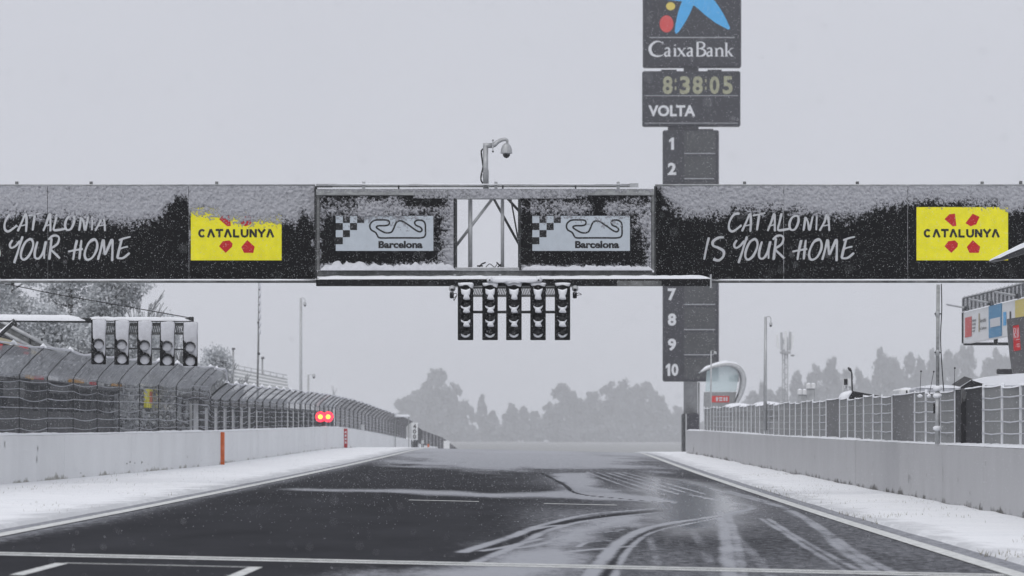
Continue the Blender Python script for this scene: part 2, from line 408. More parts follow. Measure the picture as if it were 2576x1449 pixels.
def text(s_, name, x0, x1, yt, yb, d, m_, parent, bold=0.0, dy=.004, shear=0, mapf=None):
    """lettering fitted to a box"""
    cu = bpy.data.curves.new('t', 'FONT'); cu.body = s_; cu.offset = bold; cu.resolution_u = 3; cu.fill_mode = 'FRONT'; cu.shear = shear
    ob = bpy.data.objects.new('t', cu); me = bpy.data.meshes.new_from_object(ob)
    co = np.zeros(len(me.vertices) * 3); me.vertices.foreach_get('co', co); co = co.reshape(-1, 3)
    a = co.min(0); bb = co.max(0)
    u = U(x0, d) + (co[:, 0] - a[0]) / (bb[0] - a[0]) * (U(x1, d) - U(x0, d))
    v_ = V(yb, d) + (co[:, 1] - a[1]) / (bb[1] - a[1]) * (V(yt, d) - V(yb, d))
    vs = np.stack([u, np.full(len(u), d - dy), v_], 1)
    if mapf:
        fx = (co[:, 0] - a[0]) / (bb[0] - a[0]); fy = (co[:, 1] - a[1]) / (bb[1] - a[1])
        vs = np.array([mapf(x0 + p * (x1 - x0), yb + q_ * (yt - yb)) for p, q_ in zip(fx, fy)])
    fs = [tuple(p.vertices) for p in me.polygons]
    bpy.data.objects.remove(ob); bpy.data.curves.remove(cu); bpy.data.meshes.remove(me)
    b_ = MB(); b_.add(vs.tolist(), fs); return b_.obj(name, m_, parent)
def pbox(x0, x1, y0, y1, d0, d1, b_=None):
    b_ = b_ or MB(); return b_.box(U(x0, d0), U(x1, d0), d0, d1, V(y1, d0), V(y0, d0))
def grid_obj(name, X, Y, Z, m_, parent=None, keep=None, smooth=True):
    """grid of points (2-D arrays) as one mesh"""
    r, c = X.shape; idx = np.arange(r * c).reshape(r, c)
    q = np.stack([idx[:-1, :-1], idx[:-1, 1:], idx[1:, 1:], idx[1:, :-1]], -1).reshape(-1, 4)
    if keep is not None:
        kk = (keep[:-1, :-1] | keep[:-1, 1:] | keep[1:, 1:] | keep[1:, :-1]).reshape(-1); q = q[kk]
    co = np.stack([X, Y, Z], -1).reshape(-1, 3) - wloc(parent)
    if keep is not None:
        used = np.zeros(r * c, bool); used[q.reshape(-1)] = True; mp_ = np.cumsum(used) - 1; co = co[used]; q = mp_[q]
    me = bpy.data.meshes.new(name); me.vertices.add(len(co)); me.vertices.foreach_set('co', co.astype(np.float32).reshape(-1))
    me.loops.add(q.size); me.loops.foreach_set('vertex_index', q.astype(np.int32).reshape(-1))
    me.polygons.add(len(q)); me.polygons.foreach_set('loop_start', np.arange(0, q.size, 4, dtype=np.int32))
    me.polygons.foreach_set('use_smooth', np.full(len(q), smooth))
    me.update(calc_edges=True); me.validate(); me.materials.append(M[m_])
    ob = bpy.data.objects.new(name, me); col.objects.link(ob); ob.parent = parent
    return ob

# ================================================================== THE SETTING
# ground: one sheet of snow, dipped under the track
xs = np.concatenate([np.linspace(-1400, -60, 30), np.linspace(-50, -14, 19), np.linspace(-13, -7.75, 16), [-7.6, -7.5, -7.36], [5.62, 5.74, 5.84],
                     np.linspace(6.0, 10, 14), np.linspace(11, 50, 20), np.linspace(60, 1400, 30)])
ys = np.concatenate([np.arange(-80, 40, 10), np.arange(40, 150, 1.0), np.arange(150, 420, 3.0), np.arange(420, 1000, 12), np.arange(1000, 4381, 65)])
X, Y = np.meshgrid(xs, ys); Z = gz(X, Y)
out = (X < -7.45) | (X > 5.7)
edge = np.where(out, .035 + .10 * (fbm(X * .9, Y * .25, 3) - .35), -.06)
edge = np.where(np.abs(X) > 11, .03, edge)
Z = Z + np.where(Y > 640, .01, edge)
gr = grid_obj('snowy_ground', X, Y, Z, 'snow_ground'); tag(gr, kind='structure')

# track: fine sheet carrying the slush and the wheel tracks
offs = np.arange(520, 68, -1.6); yr = np.unique(np.concatenate([np.arange(-60, 42, 6), F * 1.55 / offs, np.arange(325, 660, 4.0)]))
xr = np.arange(TL - .44, TR + .49, .035)
X, Y = np.meshgrid(xr, yr); Z = gz(X, Y)
def zz(a): return [G(1288 + p * .5, 1069 + q_ * .5)[:2] for p, q_ in a]
def vv(a): return [G(p, q_)[:2] for p, q_ in a]
def pdist(pl, X, Y, ay=1.0, per=False):
    best = np.full(X.shape, 1e9)
    for a, b_ in zip(pl[:-1], pl[1:]):
        ax, ay_ = a[0], a[1] * ay; dx, dy = b_[0] - ax, b_[1] * ay - ay_
        t = np.clip(((X - ax) * dx + (Y * ay - ay_) * dy) / (dx * dx + dy * dy + 1e-9), 0, 1)
        best = np.minimum(best, np.hypot(X - ax - t * dx, Y * ay - ay_ - t * dy))
    return best
def inside(pl, X, Y):
    r = np.zeros(X.shape, bool)
    for a, b_ in zip(pl, pl[1:] + pl[:1]):
        c = ((a[1] > Y) != (b_[1] > Y)) & (X < (b_[0] - a[0]) * (Y - a[1]) / (b_[1] - a[1] + 1e-12) + a[0]); r ^= c
    return r
S = np.full(X.shape, .02)
wob = fbm(X * .8, Y * .12, 21, 4) - .5
def area(pl, val, soft, ay=.12):
    global S
    d_ = pdist(pl + pl[:1], X, Y, ay) * np.where(inside(pl, X, Y), 1, -1) + wob * soft * 2.2
    S = np.maximum(S, val * np.clip(.5 + d_ / (2 * soft), 0, 1))
def stroke(pl, wd, val, sub=False):
    global S
    pl = [tuple(p) for p in crom(pl, 6)]
    d_ = pdist(pl, X, Y, .35); f = val * np.clip(1.3 - d_ / (wd / 2), 0, 1) * (.62 + .95 * fbm(X * 3, Y * .35, 33, 4))
    if sub: S = S * (1 - np.clip(f, 0, 1))
    else: S = np.maximum(S, f)
# faint overall snow towards the right
S = np.maximum(S, .37 * np.clip((X + 2.6) / 3, 0, 1) * (.6 + .8 * fbm(X * .6, Y * .05, 71, 3)))
area(vv([(900, 1449), (1020, 1449), (1170, 1410), (1288, 1369), (1363, 1329), (1488, 1299), (1663, 1284), (1658, 1319), (1568, 1339), (1528, 1374), (1498, 1409), (1453, 1449), (1300, 1500), (1000, 1500)]), .80, .6)
stroke(zz([(-300, 690), (0, 590), (120, 535), (300, 487), (500, 455), (760, 430)]), .30, .9, True)
stroke(zz([(-250, 640), (0, 560), (100, 520), (250, 478), (420, 446), (720, 421)]), .24, .72)
stroke(zz([(-200, 700), (40, 600), (200, 525), (420, 475), (740, 440)]), .22, .7)
stroke(zz([(430, 760), (510, 650), (590, 580), (690, 532), (800, 505)]), .32, .9, True)
stroke(zz([(370, 800), (390, 760), (470, 660), (540, 590), (640, 535), (760, 500), (1000, 463), (1150, 435), (1215, 418)]), .26, .78)
stroke(zz([(480, 800), (515, 760), (570, 650), (650, 570), (740, 530), (900, 495), (1080, 460), (1240, 430)]), .14, .62)
stroke(zz([(1215, 418), (1190, 405), (1100, 390), (1000, 372), (880, 350), (760, 330)]), .5, .5)
stroke(zz([(1045, 440), (1070, 520), (1085, 640), (1105, 780)]), .34, .66)
stroke(zz([(1085, 450), (1118, 540), (1145, 650), (1165, 780)]), .24, .6)
stroke(zz([(1000, 460), (1090, 540), (1200, 640), (1320, 780)]), .34, .45)
stroke(zz([(900, 520), (960, 620), (1020, 760)]), .3, .38)
stroke(zz([(690, 560), (720, 650), (745, 760)]), .22, .42)
stroke(zz([(1250, 470), (1380, 550), (1520, 640), (1700, 745)]), .17, .58)
stroke(zz([(1290, 472), (1420, 555), (1600, 655), (1760, 740)]), .17, .6)
stroke(zz([(1000, 320), (1220, 375), (1400, 430), (1530, 510), (1650, 620), (1750, 690), (1850, 750)]), .3, .6)
stroke(zz([(1080, 330), (1300, 390), (1480, 470), (1600, 550), (1750, 655), (1960, 760)]), .26, .6)
stroke(zz([(1180, 350), (1350, 420), (1500, 500)]), .3, .4)
for k in range(7):
    a0 = random.uniform(0, 1); y0 = 1330 + 115 * random.random(); x0 = 1120 + (1449 - y0) * 1.9 + random.uniform(-40, 200)
    stroke(vv([(x0, y0), (x0 + random.uniform(30, 90), y0 - random.uniform(4, 14)), (x0 + random.uniform(110, 190), y0 - random.uniform(14, 34))]), random.uniform(.10, .3), random.uniform(.6, .85))
# far pale stretch and the band across
area(zz([(-700, 135), (0, 112), (640, 148), (740, 182), (840, 222), (740, 238), (560, 232), (400, 232), (200, 232), (0, 240), (-300, 222), (-560, 212), (-700, 190)]), .72, 2.2)
area(zz([(150, 243), (235, 328), (0, 343), (-540, 325), (-1090, 322), (-1060, 330), (-540, 345), (0, 367), (300, 371), (500, 381), (740, 392), (880, 400), (740, 363), (560, 338), (480, 306), (430, 262), (390, 240)]), .78, .45)
for k in range(5):
    stroke(zz([(380 + 45 * k, 238), (520 + 60 * k, 290), (700 + 70 * k, 350)]), .18, .62)
stroke(zz([(150, 243), (260, 300), (330, 345), (560, 372), (900, 398)]), .12, .9, True)
# thin snow blown along the left edge
S = np.maximum(S, .62 * np.clip(1 - (X - TL - .2) / (.35 + 1.1 * fbm(Y * .06, X * 0, 8, 3)), 0, 1) * (.6 + .4 * fbm(X * .7, Y * .05, 4, 3)))
S = np.maximum(S, np.clip((Y - 205) / 95, 0, 1) ** 1.2 * .78 * (.75 + .5 * fbm(X * .35, Y * .04, 91, 3)))  # road pales with distance: blowing-snow haze put into the slush colour
W = np.zeros(X.shape)
wet = zz([(640, 240), (900, 280), (1120, 330), (1300, 430), (1100, 540), (800, 560), (640, 470), (600, 330)])
W = np.clip(.5 + (pdist(wet + wet[:1], X, Y, .1) * np.where(inside(wet, X, Y), 1, -1) + wob * .6) / 1.2, 0, 1)
W = W * (1 - .8 * np.clip(S * 1.6 - .75, 0, 1))
W = np.maximum(W, .42 * np.clip((Y - 185) / 80, 0, 1))
W = np.maximum(W, .06)
S = np.maximum(S, np.where((X > TR + .1) | (X < TL - .08), .62, 0))
tr = grid_obj('racing_track', X, Y, Z, 'asphalt'); tag(tr, kind='structure')
for nm, A in (('slush', S), ('wet', W)):
    a = tr.data.attributes.new(nm, 'FLOAT', 'POINT'); a.data.foreach_set('value', A.astype(np.float32).reshape(-1))

def road_strip(name, pts, half, lift=.004, along=False):
    """painted strip: pts on the ground (X, Y) with half width across"""
    b_ = MB(); vs = []; fs = []
    dense = []
    for a, c in zip(pts[:-1], pts[1:]):
        k = max(2, int(max(abs(c[1] - a[1]) / 4, abs(c[0] - a[0]) / 1.0)))
        dense += [(a[0] + (c[0] - a[0]) * j / k, a[1] + (c[1] - a[1]) * j / k) for j in range(k)]
    dense.append(pts[-1])
    for i, p in enumerate(dense):
        t = np.array(dense[min(i + 1, len(dense) - 1)]) - np.array(dense[max(0, i - 1)]); t = t / np.linalg.norm(t)
        nn = np.array([-t[1], t[0]])
        for s_ in (-1, 1):
            x, y = p[0] + nn[0] * half * s_, p[1] + nn[1] * half * s_
            vs.append((x, y, float(gz(x, y)) + lift))
    for i in range(len(dense) - 1): fs.append((2 * i, 2 * i + 1, 2 * i + 3, 2 * i + 2))
    b_.add(vs, fs); return b_.obj(name, 'marking', tr)
road_strip('edge_line', [(TL + .05, 45), (TL + .05, 320)], .11, .012)
road_strip('edge_line', [(TR - .05, 45), (TR - .05, 320)], .13, .012)
for dd in (62.55, 63.45): road_strip('start_line', [(TL + .16, dd), (TR - .18, dd)], .30)
a, b_, c_, d_ = G(60, 1449), G(158, 1417), G(668, 1424), G(590, 1449)
road_strip('grid_box_line', [(b_[0] + .02, b_[1]), (c_[0], b_[1])], .10)
road_strip('grid_box_line', [(b_[0], b_[1] - .1), (b_[0] - .02, b_[1] - 5)], .07)
road_strip('grid_box_line', [(c_[0] - .07, b_[1] - .1), (c_[0] - .09, b_[1] - 5)], .07)
for (xa, xb, yy) in ((1028, 1205, 1260), (1368, 1552, 1269)):
    p = G((xa + xb) / 2, yy); road_strip('grid_dash', [(U(xa, p[1]), p[1]), (U(xb, p[1]), p[1])], .32)

# grass tips poking through the snow by the right edge and the walls
b_ = MB(); k = 0
while k < 2400:
    if random.random() < .75: x = 5.6 + 2.9 * random.random() ** 1.2; y = 63 + 130 * random.random() ** 1.6
    else: x = -7.5 - 4.5 * random.random(); y = 72 + 110 * random.random() ** 1.4
    if float(fbm(x * .8, y * .22, 40, 3)) < .52: continue
    k += 1; z = float(gz(x, y)); h = .05 + .06 * random.random(); a = random.random() * 6.28; l = random.gauss(0, .03)
    cx, sx = math.cos(a) * .006, math.sin(a) * .006
    b_.add([(x - cx, y - sx, z), (x + cx, y + sx, z), (x + l, y + l * .5, z + h)], [(0, 1, 2)])
mat('dry_grass', (.17, .155, .09), .9, .3, 5)
tag(b_.obj('grass_tips', 'dry_grass'), 'dry grass tips poking through the snow beside the track', 'grass', kind='stuff')

# ================================================================== WALLS
def wall_run(name, pts, h, th, side, m_, label, cat='wall', seg=9.0, cap=True, seed=0, gap=.004):
    root = empty(name, (pts[0][0], pts[0][1], float(gz(pts[0][0], pts[0][1]))), label, cat)
    L = [0]
    for a, c in zip(pts[:-1], pts[1:]): L.append(L[-1] + math.hypot(c[0] - a[0], c[1] - a[1]))
    def at(l): return (np.interp(l, L, [p[0] for p in pts]), np.interp(l, L, [p[1] for p in pts]))
    l = 0; k = 0
    while l < L[-1] - .5:
        e = min(l + seg, L[-1]); n_ = max(2, int((e - l) / 3)); vs = []; fs = []
        off = random.uniform(-.006, .006)
        for i in range(n_ + 1):
            x, y = at(l + gap + (e - l - 2 * gap) * i / n_); z = float(gz(x, y)); ch = .03
            pr = [(0, -.25), (0, h - ch), (ch, h), (th - ch, h), (th, h - ch), (th, -.25)]
            vs += [(x + side * p[0] + off, y, z + p[1]) for p in pr]
        for i in range(n_):
            for j in range(5): fs.append((i * 6 + j, i * 6 + j + 1, (i + 1) * 6 + j + 1, (i + 1) * 6 + j))
        fs += [tuple(range(6))[::-1], tuple(n_ * 6 + j for j in range(6))]
        b_ = MB(); b_.add(vs, fs); o = b_.obj('wall_segment', m_, root)
        uv = o.data.uv_layers.new(name='UVMap')
        zs = [vs[li.vertex_index] for li in o.data.loops]
        for li, p in zip(uv.data, zs): li.uv = (p[1], p[2] - float(gz(p[0], p[1])))
        if cap:
            pp = []
            for i in range(n_ * 2 + 1):
                x, y = at(l + (e - l) * i / (n_ * 2)); pp.append((x + side * th / 2, y, float(gz(x, y)) + h))
            ridge('snow_cap', pp, th * .97, .05 + .015 * math.sin(k), o, seed=seed + k, step=.7 if l > 60 else .35)
        l = e; k += 1
    return root
g0, g1 = G(0, 1222), G(556, 1171)
dirv = ((g1[0] - g0[0]) / (g1[1] - g0[1]))
wl1 = wall_run('concrete_wall', [(g0[0] - dirv * 22, g0[1] - 22), g0[:2], g1[:2]], 1.20, .35, -1, 'white_wall',
               'long white concrete wall at left, ending at the orange board', seed=3)
w2 = [(-11.75, g1[1] + 3), (-11.75, 260), (-11.9, 330), (-12.0, 400), (-12.0, 470), (-12.1, 560), (-12.1, 640)]
wl2 = wall_run('concrete_wall', w2, 1.19, .35, -1, 'white_wall', 'farther white wall under the red lights, dipping over the crest', seg=14, seed=30)
wr = [(8.55, 78), (8.5, 102), (8.42, 133), (8.3, 180), (8.1, 226), (7.9, 277), (7.55, 312)]
wrr = wall_run('pit_wall', wr, 1.30, .4, 1, 'grey_wall', 'grey stained concrete pit wall along the right of the track', seg=11, seed=60)
def RX(d): return float(np.interp(d, [p[1] for p in wr], [p[0] for p in wr]))
def LX(d):
    if d < g1[1]: return g0[0] + dirv * (d - g0[1])
    return float(np.interp(d, [p[1] for p in w2], [p[0] for p in w2]))

# scuffs and drip marks on the walls
def scuff(root, side, x, y, ln, ht, m_='scuff'):
    f_ = (lambda d_: LX(d_) + .012) if side < 0 else (lambda d_: RX(d_) - .012)
    d_ = 130.0
    for _ in range(40): d_ = f_(d_) * F / (x - VX)
    z_ = V(y, d_); k = 5; vs = []
    for j in range(k):
        t = j / (k - 1); w_ = ht * (1 - abs(2 * t - 1) ** 2 * .8) * random.uniform(.7, 1.2)
        for e_ in (-.5, .5): vs.append((f_(d_) + (LX(d_ + ln) - LX(d_) if side < 0 else RX(d_ + ln) - RX(d_)) * t, d_ + ln * t, z_ + e_ * w_ + random.uniform(-.01, .01)))
    MB().add(vs, [(2 * j, 2 * j + 1, 2 * j + 3, 2 * j + 2) for j in range(k - 1)]).obj('scuff_mark', m_, root)
mat('scuff', (.09, .09, .085), .9, .4, 20); mat('pale_scuff', (.30, .30, .29), .9, .3, 15)
for (x, y, ln, ht) in ((318, 1166, .35, .05), (326, 1162, .3, .07), (338, 1165, .25, .03), (356, 1163, .3, .06), (372, 1168, .2, .02), (93, 1156, .12, .18), (95, 1128, .1, .16), (12, 1118, .1, .25), (200, 1190, .6, .02), (470, 1150, .5, .02)):
    scuff(wl1, -1, x, y, ln, ht, 'scuff' if y > 1160 else 'pale_scuff')
for (x, y, ln, ht) in ((2286, 1205, .10, .22), (2289, 1200, .06, .14), (2331, 1195, .05, .10), (2410, 1208, .05, .14), (2372, 1188, .04, .5), (2480, 1165, .05, .12), (2196, 1170, .05, .18), (2541, 1292, .05, .2), (2130, 1180, .05, .1), (1745, 1130, .5, .28), (2050, 1150, .1, .2), (2440, 1240, .06, .08)):
    scuff(wrr, 1, x, y, ln, ht)
# orange and red markers on the left walls
d = g1[1] - .05; zt = float(gz(g1[0], d))
o = MB().bevbox(U(550, d), U(565, d), d - .12, d + .03, zt - .05, zt + 1.17, .02).obj('marker_board', 'orange_paint')
tag(o, 'tall orange board closing the end of the white wall', 'marker')
d = 331; o = empty('marker_board', (LX(d) + .05, d, float(gz(LX(d), d))), 'red and white board on the far white wall', 'marker')
x = LX(d); z = float(gz(x, d)); MB().box(x - .02, x + .2, d - .1, d, z, z + 1.15).obj('board', 'red_paint', o)
for k in range(4): MB().box(x + .05, x + .15, d - .106, d - .1005, z + .28 + .2 * k, z + .40 + .2 * k).obj('white_mark', 'white_paint', o)

# ================================================================== START GANTRY
D = 135.0
gan = empty('start_gantry', (U(1220, D), D + .5, 0.05), 'black snow-plastered start gantry spanning the whole track', 'gantry')
def sp(name, x0, x1, y0, y1, d0, d1, m_, parent): return pbox(x0, x1, y0, y1, d0, d1).obj(name, m_, parent)
def plaster(x0, x1, y0, y1, d, maskf, parent, step=1.9, thick=.045, seed=0, m_='panel_snow', back=.006):
    xs_ = np.arange(x0, x1 + .1, step); ys_ = np.arange(y0, y1 + .1, step); x, y = np.meshgrid(xs_, ys_)
    mk = maskf(x, y) + (fbm(x / 26, y / 20, seed, 4) - .5) * 1.1 + (vnoise(x / 4.2, y / 4.0, seed + 9) - .5) * 1.1 + (vnoise(x / 2.2, y / 2.2, seed + 19) - .5) * .5
    lump = (vnoise(x / 5.6, y / 5.2, seed + 50) * .6 + vnoise(x / 3.0, y / 3.0, seed + 60) * .4 - .2) * 1.3
    t = np.clip(mk * .8, -.05, 1) * thick * (.35 + 1.0 * lump)
    keep = mk > 0
    t = np.where(keep, np.maximum(t, .004), -back)
    ob = grid_obj('plastered_snow', U(x, d), d - t, V(y, d), m_, parent, keep)
    q_ = np.clip(.30 + mk * .42, 0, .86); r_, c_ = x.shape
    kk = np.zeros((r_, c_), bool); f_ = keep[:-1, :-1] | keep[:-1, 1:] | keep[1:, 1:] | keep[1:, :-1]
    kk[:-1, :-1] |= f_; kk[:-1, 1:] |= f_; kk[1:, 1:] |= f_; kk[1:, :-1] |= f_
    at_ = ob.data.attributes.new('cover', 'FLOAT', 'POINT'); at_.data.foreach_set('value', q_[kk].astype(np.float32))
    return tag(ob, kind='stuff')
def curve_mask(pts, soft=26):
    px = [p[0] for p in pts]; py = [p[1] for p in pts]
    return lambda x, y: np.clip((np.interp(x, px, py) - y) / soft, -1.6, 1.3)
LB = [(-200, 560), (0, 552), (63, 548), (150, 556), (254, 566), (349, 568), (400, 556), (436, 520), (446, 505), (470, 506), (476, 545), (500, 538), (539, 552), (590, 562), (635, 570), (700, 566), (715, 560), (746, 576), (757, 545), (768, 545), (780, 560), (795, 566)]
RB = [(1648, 466), (1655, 476), (1677, 514), (1722, 549), (1779, 547), (1820, 550), (1842, 532), (1900, 533), (1966, 533), (2022, 540), (2090, 555), (2154, 550), (2191, 536), (2285, 518), (2322, 518), (2370, 516), (2454, 520), (2510, 526), (2540, 542), (2576, 536), (2800, 540)]
ml, mrr = curve_mask(LB), curve_mask(RB)
panels = {}
for k, (x0, x1) in enumerate([(-160, 120), (120, 475.2), (475.2, 793), (1650, 1971.5), (1971.5, 2283.6), (2283.6, 2740)]):
    xa, xb = x0 + .35, x1 - .35
    pn = MB().bevbox(U(xa, D), U(xb, D), D, D + .06, V(702, D), V(468, D), .004).obj('banner_panel', 'vinyl_black', gan); panels[k] = pn
    plaster(xa + .3, xb - .3, 468.5, 600, D - .001, ml if k < 3 else mrr, pn, step=1.6, seed=100 + 11 * k)
# odd clots of snow low on the panels
for k, (cx, cy, rx, ry) in enumerate([(787, 611, 6, 13), (478, 590, 3, 22), (1700, 545, 7, 6), (2130, 566, 5, 7), (1672, 525, 8, 7)]):
    plaster(cx - rx * 1.6, cx + rx * 1.6, cy - ry * 1.6, cy + ry * 1.6, D - .001,
            lambda x, y: 1.1 - np.hypot((x - cx) / rx, (y - cy) / ry) * 1.2, panels[2 if cx < 900 else 3], step=1.2, seed=300 + k)
# hand-written lettering, traced as brush strokes in (zx, zy)
HAND = [
 ([(462, 452), (446, 520), (430, 602)], 15), ([(562, 452), (525, 455), (490, 480), (492, 508), (525, 522), (560, 545), (558, 580), (528, 606), (490, 598)], 17),
 ([(650, 470), (632, 500), (640, 522), (668, 512), (700, 475)], 14), ([(718, 445), (700, 500), (682, 560), (660, 625)], 15),
 ([(778, 462), (742, 478), (714, 530), (706, 580), (724, 602), (756, 580), (782, 530), (788, 490), (772, 464), (740, 478)], 15),
 ([(818, 480), (800, 545), (802, 588), (828, 592), (856, 550), (872, 480)], 15), ([(876, 478), (864, 540), (862, 596)], 13),
 ([(912, 458), (904, 530), (896, 602)], 17), ([(890, 468), (915, 445), (945, 440), (962, 458), (950, 496), (912, 524), (908, 534), (940, 566), (968, 594)], 14),
 ([(1082, 470), (1066, 540), (1056, 604)], 16), ([(1022, 548), (1070, 538), (1122, 530)], 14), ([(1112, 470), (1104, 540), (1098, 600)], 15),
 ([(1208, 464), (1168, 482), (1142, 530), (1134, 575), (1150, 602), (1184, 588), (1212, 540), (1218, 496), (1202, 464), (1172, 474)], 15),
 ([(1222, 604), (1240, 540), (1258, 470), (1264, 520), (1270, 566), (1292, 520), (1318, 468), (1320, 540), (1318, 612)], 16),
 ([(1384, 462), (1366, 530), (1352, 592)], 16), ([(1362, 472), (1400, 458), (1442, 448)], 12), ([(1368, 530), (1396, 520), (1424, 514)], 12), ([(1350, 592), (1392, 590), (1436, 556)], 14),
 ([(668, 292), (630, 300), (600, 350), (598, 396), (622, 412), (660, 388), (680, 370)], 15),
 ([(684, 412), (712, 350), (738, 296), (744, 350), (740, 416)], 15), ([(696, 378), (744, 366)], 12),
 ([(800, 300), (792, 350), (784, 406)], 15), ([(756, 306), (800, 298), (840, 288)], 12),
 ([(856, 410), (880, 350), (900, 296), (904, 350), (904, 412)], 15), ([(862, 378), (904, 366)], 12),
 ([(950, 290), (936, 350), (926, 400), (960, 402), (1004, 394)], 15),
 ([(1050, 304), (1018, 322), (1002, 366), (1012, 400), (1040, 396), (1062, 350), (1060, 312), (1036, 306)], 15),
 ([(1096, 408), (1104, 360), (1110, 320), (1126, 350), (1136, 402), (1150, 350), (1158, 312)], 14), ([(1186, 312), (1182, 404)], 14),
 ([(1204, 408), (1236, 350), (1256, 300), (1266, 350), (1270, 410)], 15), ([(1218, 378), (1266, 368)], 12)]
def hand(shift, parent, xmin=-1e9, xmax=1e9):
    b_ = MB(); k = 0
    for pts, wd in HAND:
        q_ = [(1610 + p[0] * .375 + shift, 427.6 + p[1] * .375) for p in pts]
        if max(p[0] for p in q_) < xmin or min(p[0] for p in q_) > xmax: continue
        c = crom(q_, 7); n_ = len(c); k += 1
        ws = [wd * .375 * D / F * (1.0 + .12 * math.sin(k * 2 + i * .3)) * (.72 if i in (0, n_ - 1) else 1) for i in range(n_)]
        b_.ribbon([(U(p[0], D), V(p[1], D)) for p in c], ws, D - .014 - .0011 * (k % 5))
    return b_.obj('brush_lettering', 'print_white', parent)
hand(0, panels[4], -1e9, 1e9); hand(-1822, panels[1], -300)
# yellow boards
PENT = [[(2043, 330), (2075, 297), (2113, 293), (2122, 375), (2098, 378)], [(2232, 293), (2278, 315), (2255, 365), (2218, 378), (2183, 357)],
        [(2043, 512), (2068, 478), (2112, 472), (2133, 493), (2130, 515), (2088, 556)], [(2232, 470), (2282, 515), (2272, 556), (2210, 556), (2192, 517)]]
for sh, x0, x1, par in ((0, 2305.5, 2536, 5), (-1825, 480, 708.5, 2)):
    yb_ = MB().box(U(x0, D), U(x1, D), D - .003, D - .0005, V(655, D), V(521, D)).obj('yellow_sign', 'print_yellow', panels[par])
    for pg in PENT:
        MB().prism([(U(1610 + p[0] * .375 + sh, D), V(427.6 + p[1] * .375, D)) for p in pg], D - .0055, D - .0035).obj('red_gem', 'print_red', yb_)
    # CATALUNYA with bar-less A
    b_ = MB(); u = (2418 - 1905) / 9.05; y0, y1 = 397, 452
    def seg(i, pts, wd=15):
        xx = 1905 + u * i
        b_.ribbon([(U(1610 + (xx + p[0] * u) * .375 + sh, D), V(427.6 + (y0 + p[1] * (y1 - y0)) * .375, D)) for p in pts], wd * .375 * D / F, D - .0045 - .0004 * len(b_.f) / 8)
    arc = [(.42 + .33 * math.cos(t), .5 - .40 * math.sin(t)) for t in np.linspace(.7, 5.58, 12)]
    seg(0, arc)
    for i in (1, 3, 8): seg(i, [(.12, 1), (.45, .0)]); seg(i, [(.45, .0), (.86, 1)])
    seg(2, [(.02, .10), (.92, .10)]); seg(2, [(.47, .15), (.47, 1)]); seg(4, [(.2, 0), (.2, 1)]); seg(4, [(.25, .9), (.82, .9)])
    seg(5, [(.12, 0), (.12, .6), (.2, .82), (.46, .92), (.72, .82), (.8, .6), (.8, 0)])
    seg(6, [(.15, 1), (.15, 0)]); seg(6, [(.15, .05), (.78, .95)]); seg(6, [(.78, 1), (.78, 0)])
    seg(7, [(.05, 0), (.46, .55)]); seg(7, [(.88, 0), (.46, .55)]); seg(7, [(.46, .5), (.46, 1)])
    b_.obj('sign_lettering', 'print_black', yb_)
# tubes and pegs of the side panels
def ptube(name, pts, r, m_, parent, n=10):
    return MB().tube(pts, r, n).obj(name, m_, parent)
for (x0, x1) in ((-160, 793), (1648, 2740)):
    ptube('top_rail', [P(x0, 465.5, D - .01), P(x1, 465.5, D - .01)], .022, 'galvanised', gan)
for (x0, x1) in ((-160, 795), (1790, 2740)):
    t = ptube('bottom_tube', [P(x0, 707.5, D - .03), P(x1, 707.5, D - .03)], .042, 'dirty_steel', gan)
    ridge('snow_on_tube', [P(x0 + 1, 704.5, D - .04), P(x1 - 1, 704.5, D - .04)], .075, .03, t, seed=int(x0 + 500), step=.3)
for x in (42, 229, 545, 1873, 2157, 2471, 2568):
    pbox(x - 4, x + 4, 456.5 if x != 2568 else 455, 464.2, D - .02, D + .05).obj('peg', 'dirty_steel', gan)
# centre section, standing 25 cm proud
C = D - .25
for nm, y0, y1, dd, m_, x0, x1 in (('top_beam', 476, 491.5, C, 'steel', 795, 1646), ('lower_beam', 680.5, 695, C + .04, 'dirty_steel', 799, 1641)):
    MB().bevbox(U(x0, C), U(x1, C), dd, dd + .22, V(y1, C), V(y0, C), .012).obj(nm, m_, gan)
plaster(1040, 1480, 474.5, 500, C - .02, lambda x, y: 1.1 - np.abs(x - 1262) / 260 * 1.1, gan, seed=401, thick=.03)
plaster(797, 1644, 475, 486, C - .001, lambda x, y: .55 - (y - 475) / 14, gan, seed=405, thick=.03)
MB().bevbox(U(1148, C), U(1308, C), C - .012, C + .2, V(501, C), V(491.7, C), .006).obj('opening_lintel', 'galvanised', gan)
s_ = MB().bevbox(U(1145, C), U(1306, C), C - .02, C + .2, V(681.5, C), V(673, C), .006).obj('opening_sill', 'galvanised', gan)
ridge('snow_on_sill', [P(1147, 673, C + .08), P(1304, 673, C + .08)], .18, .02, s_, seed=77)
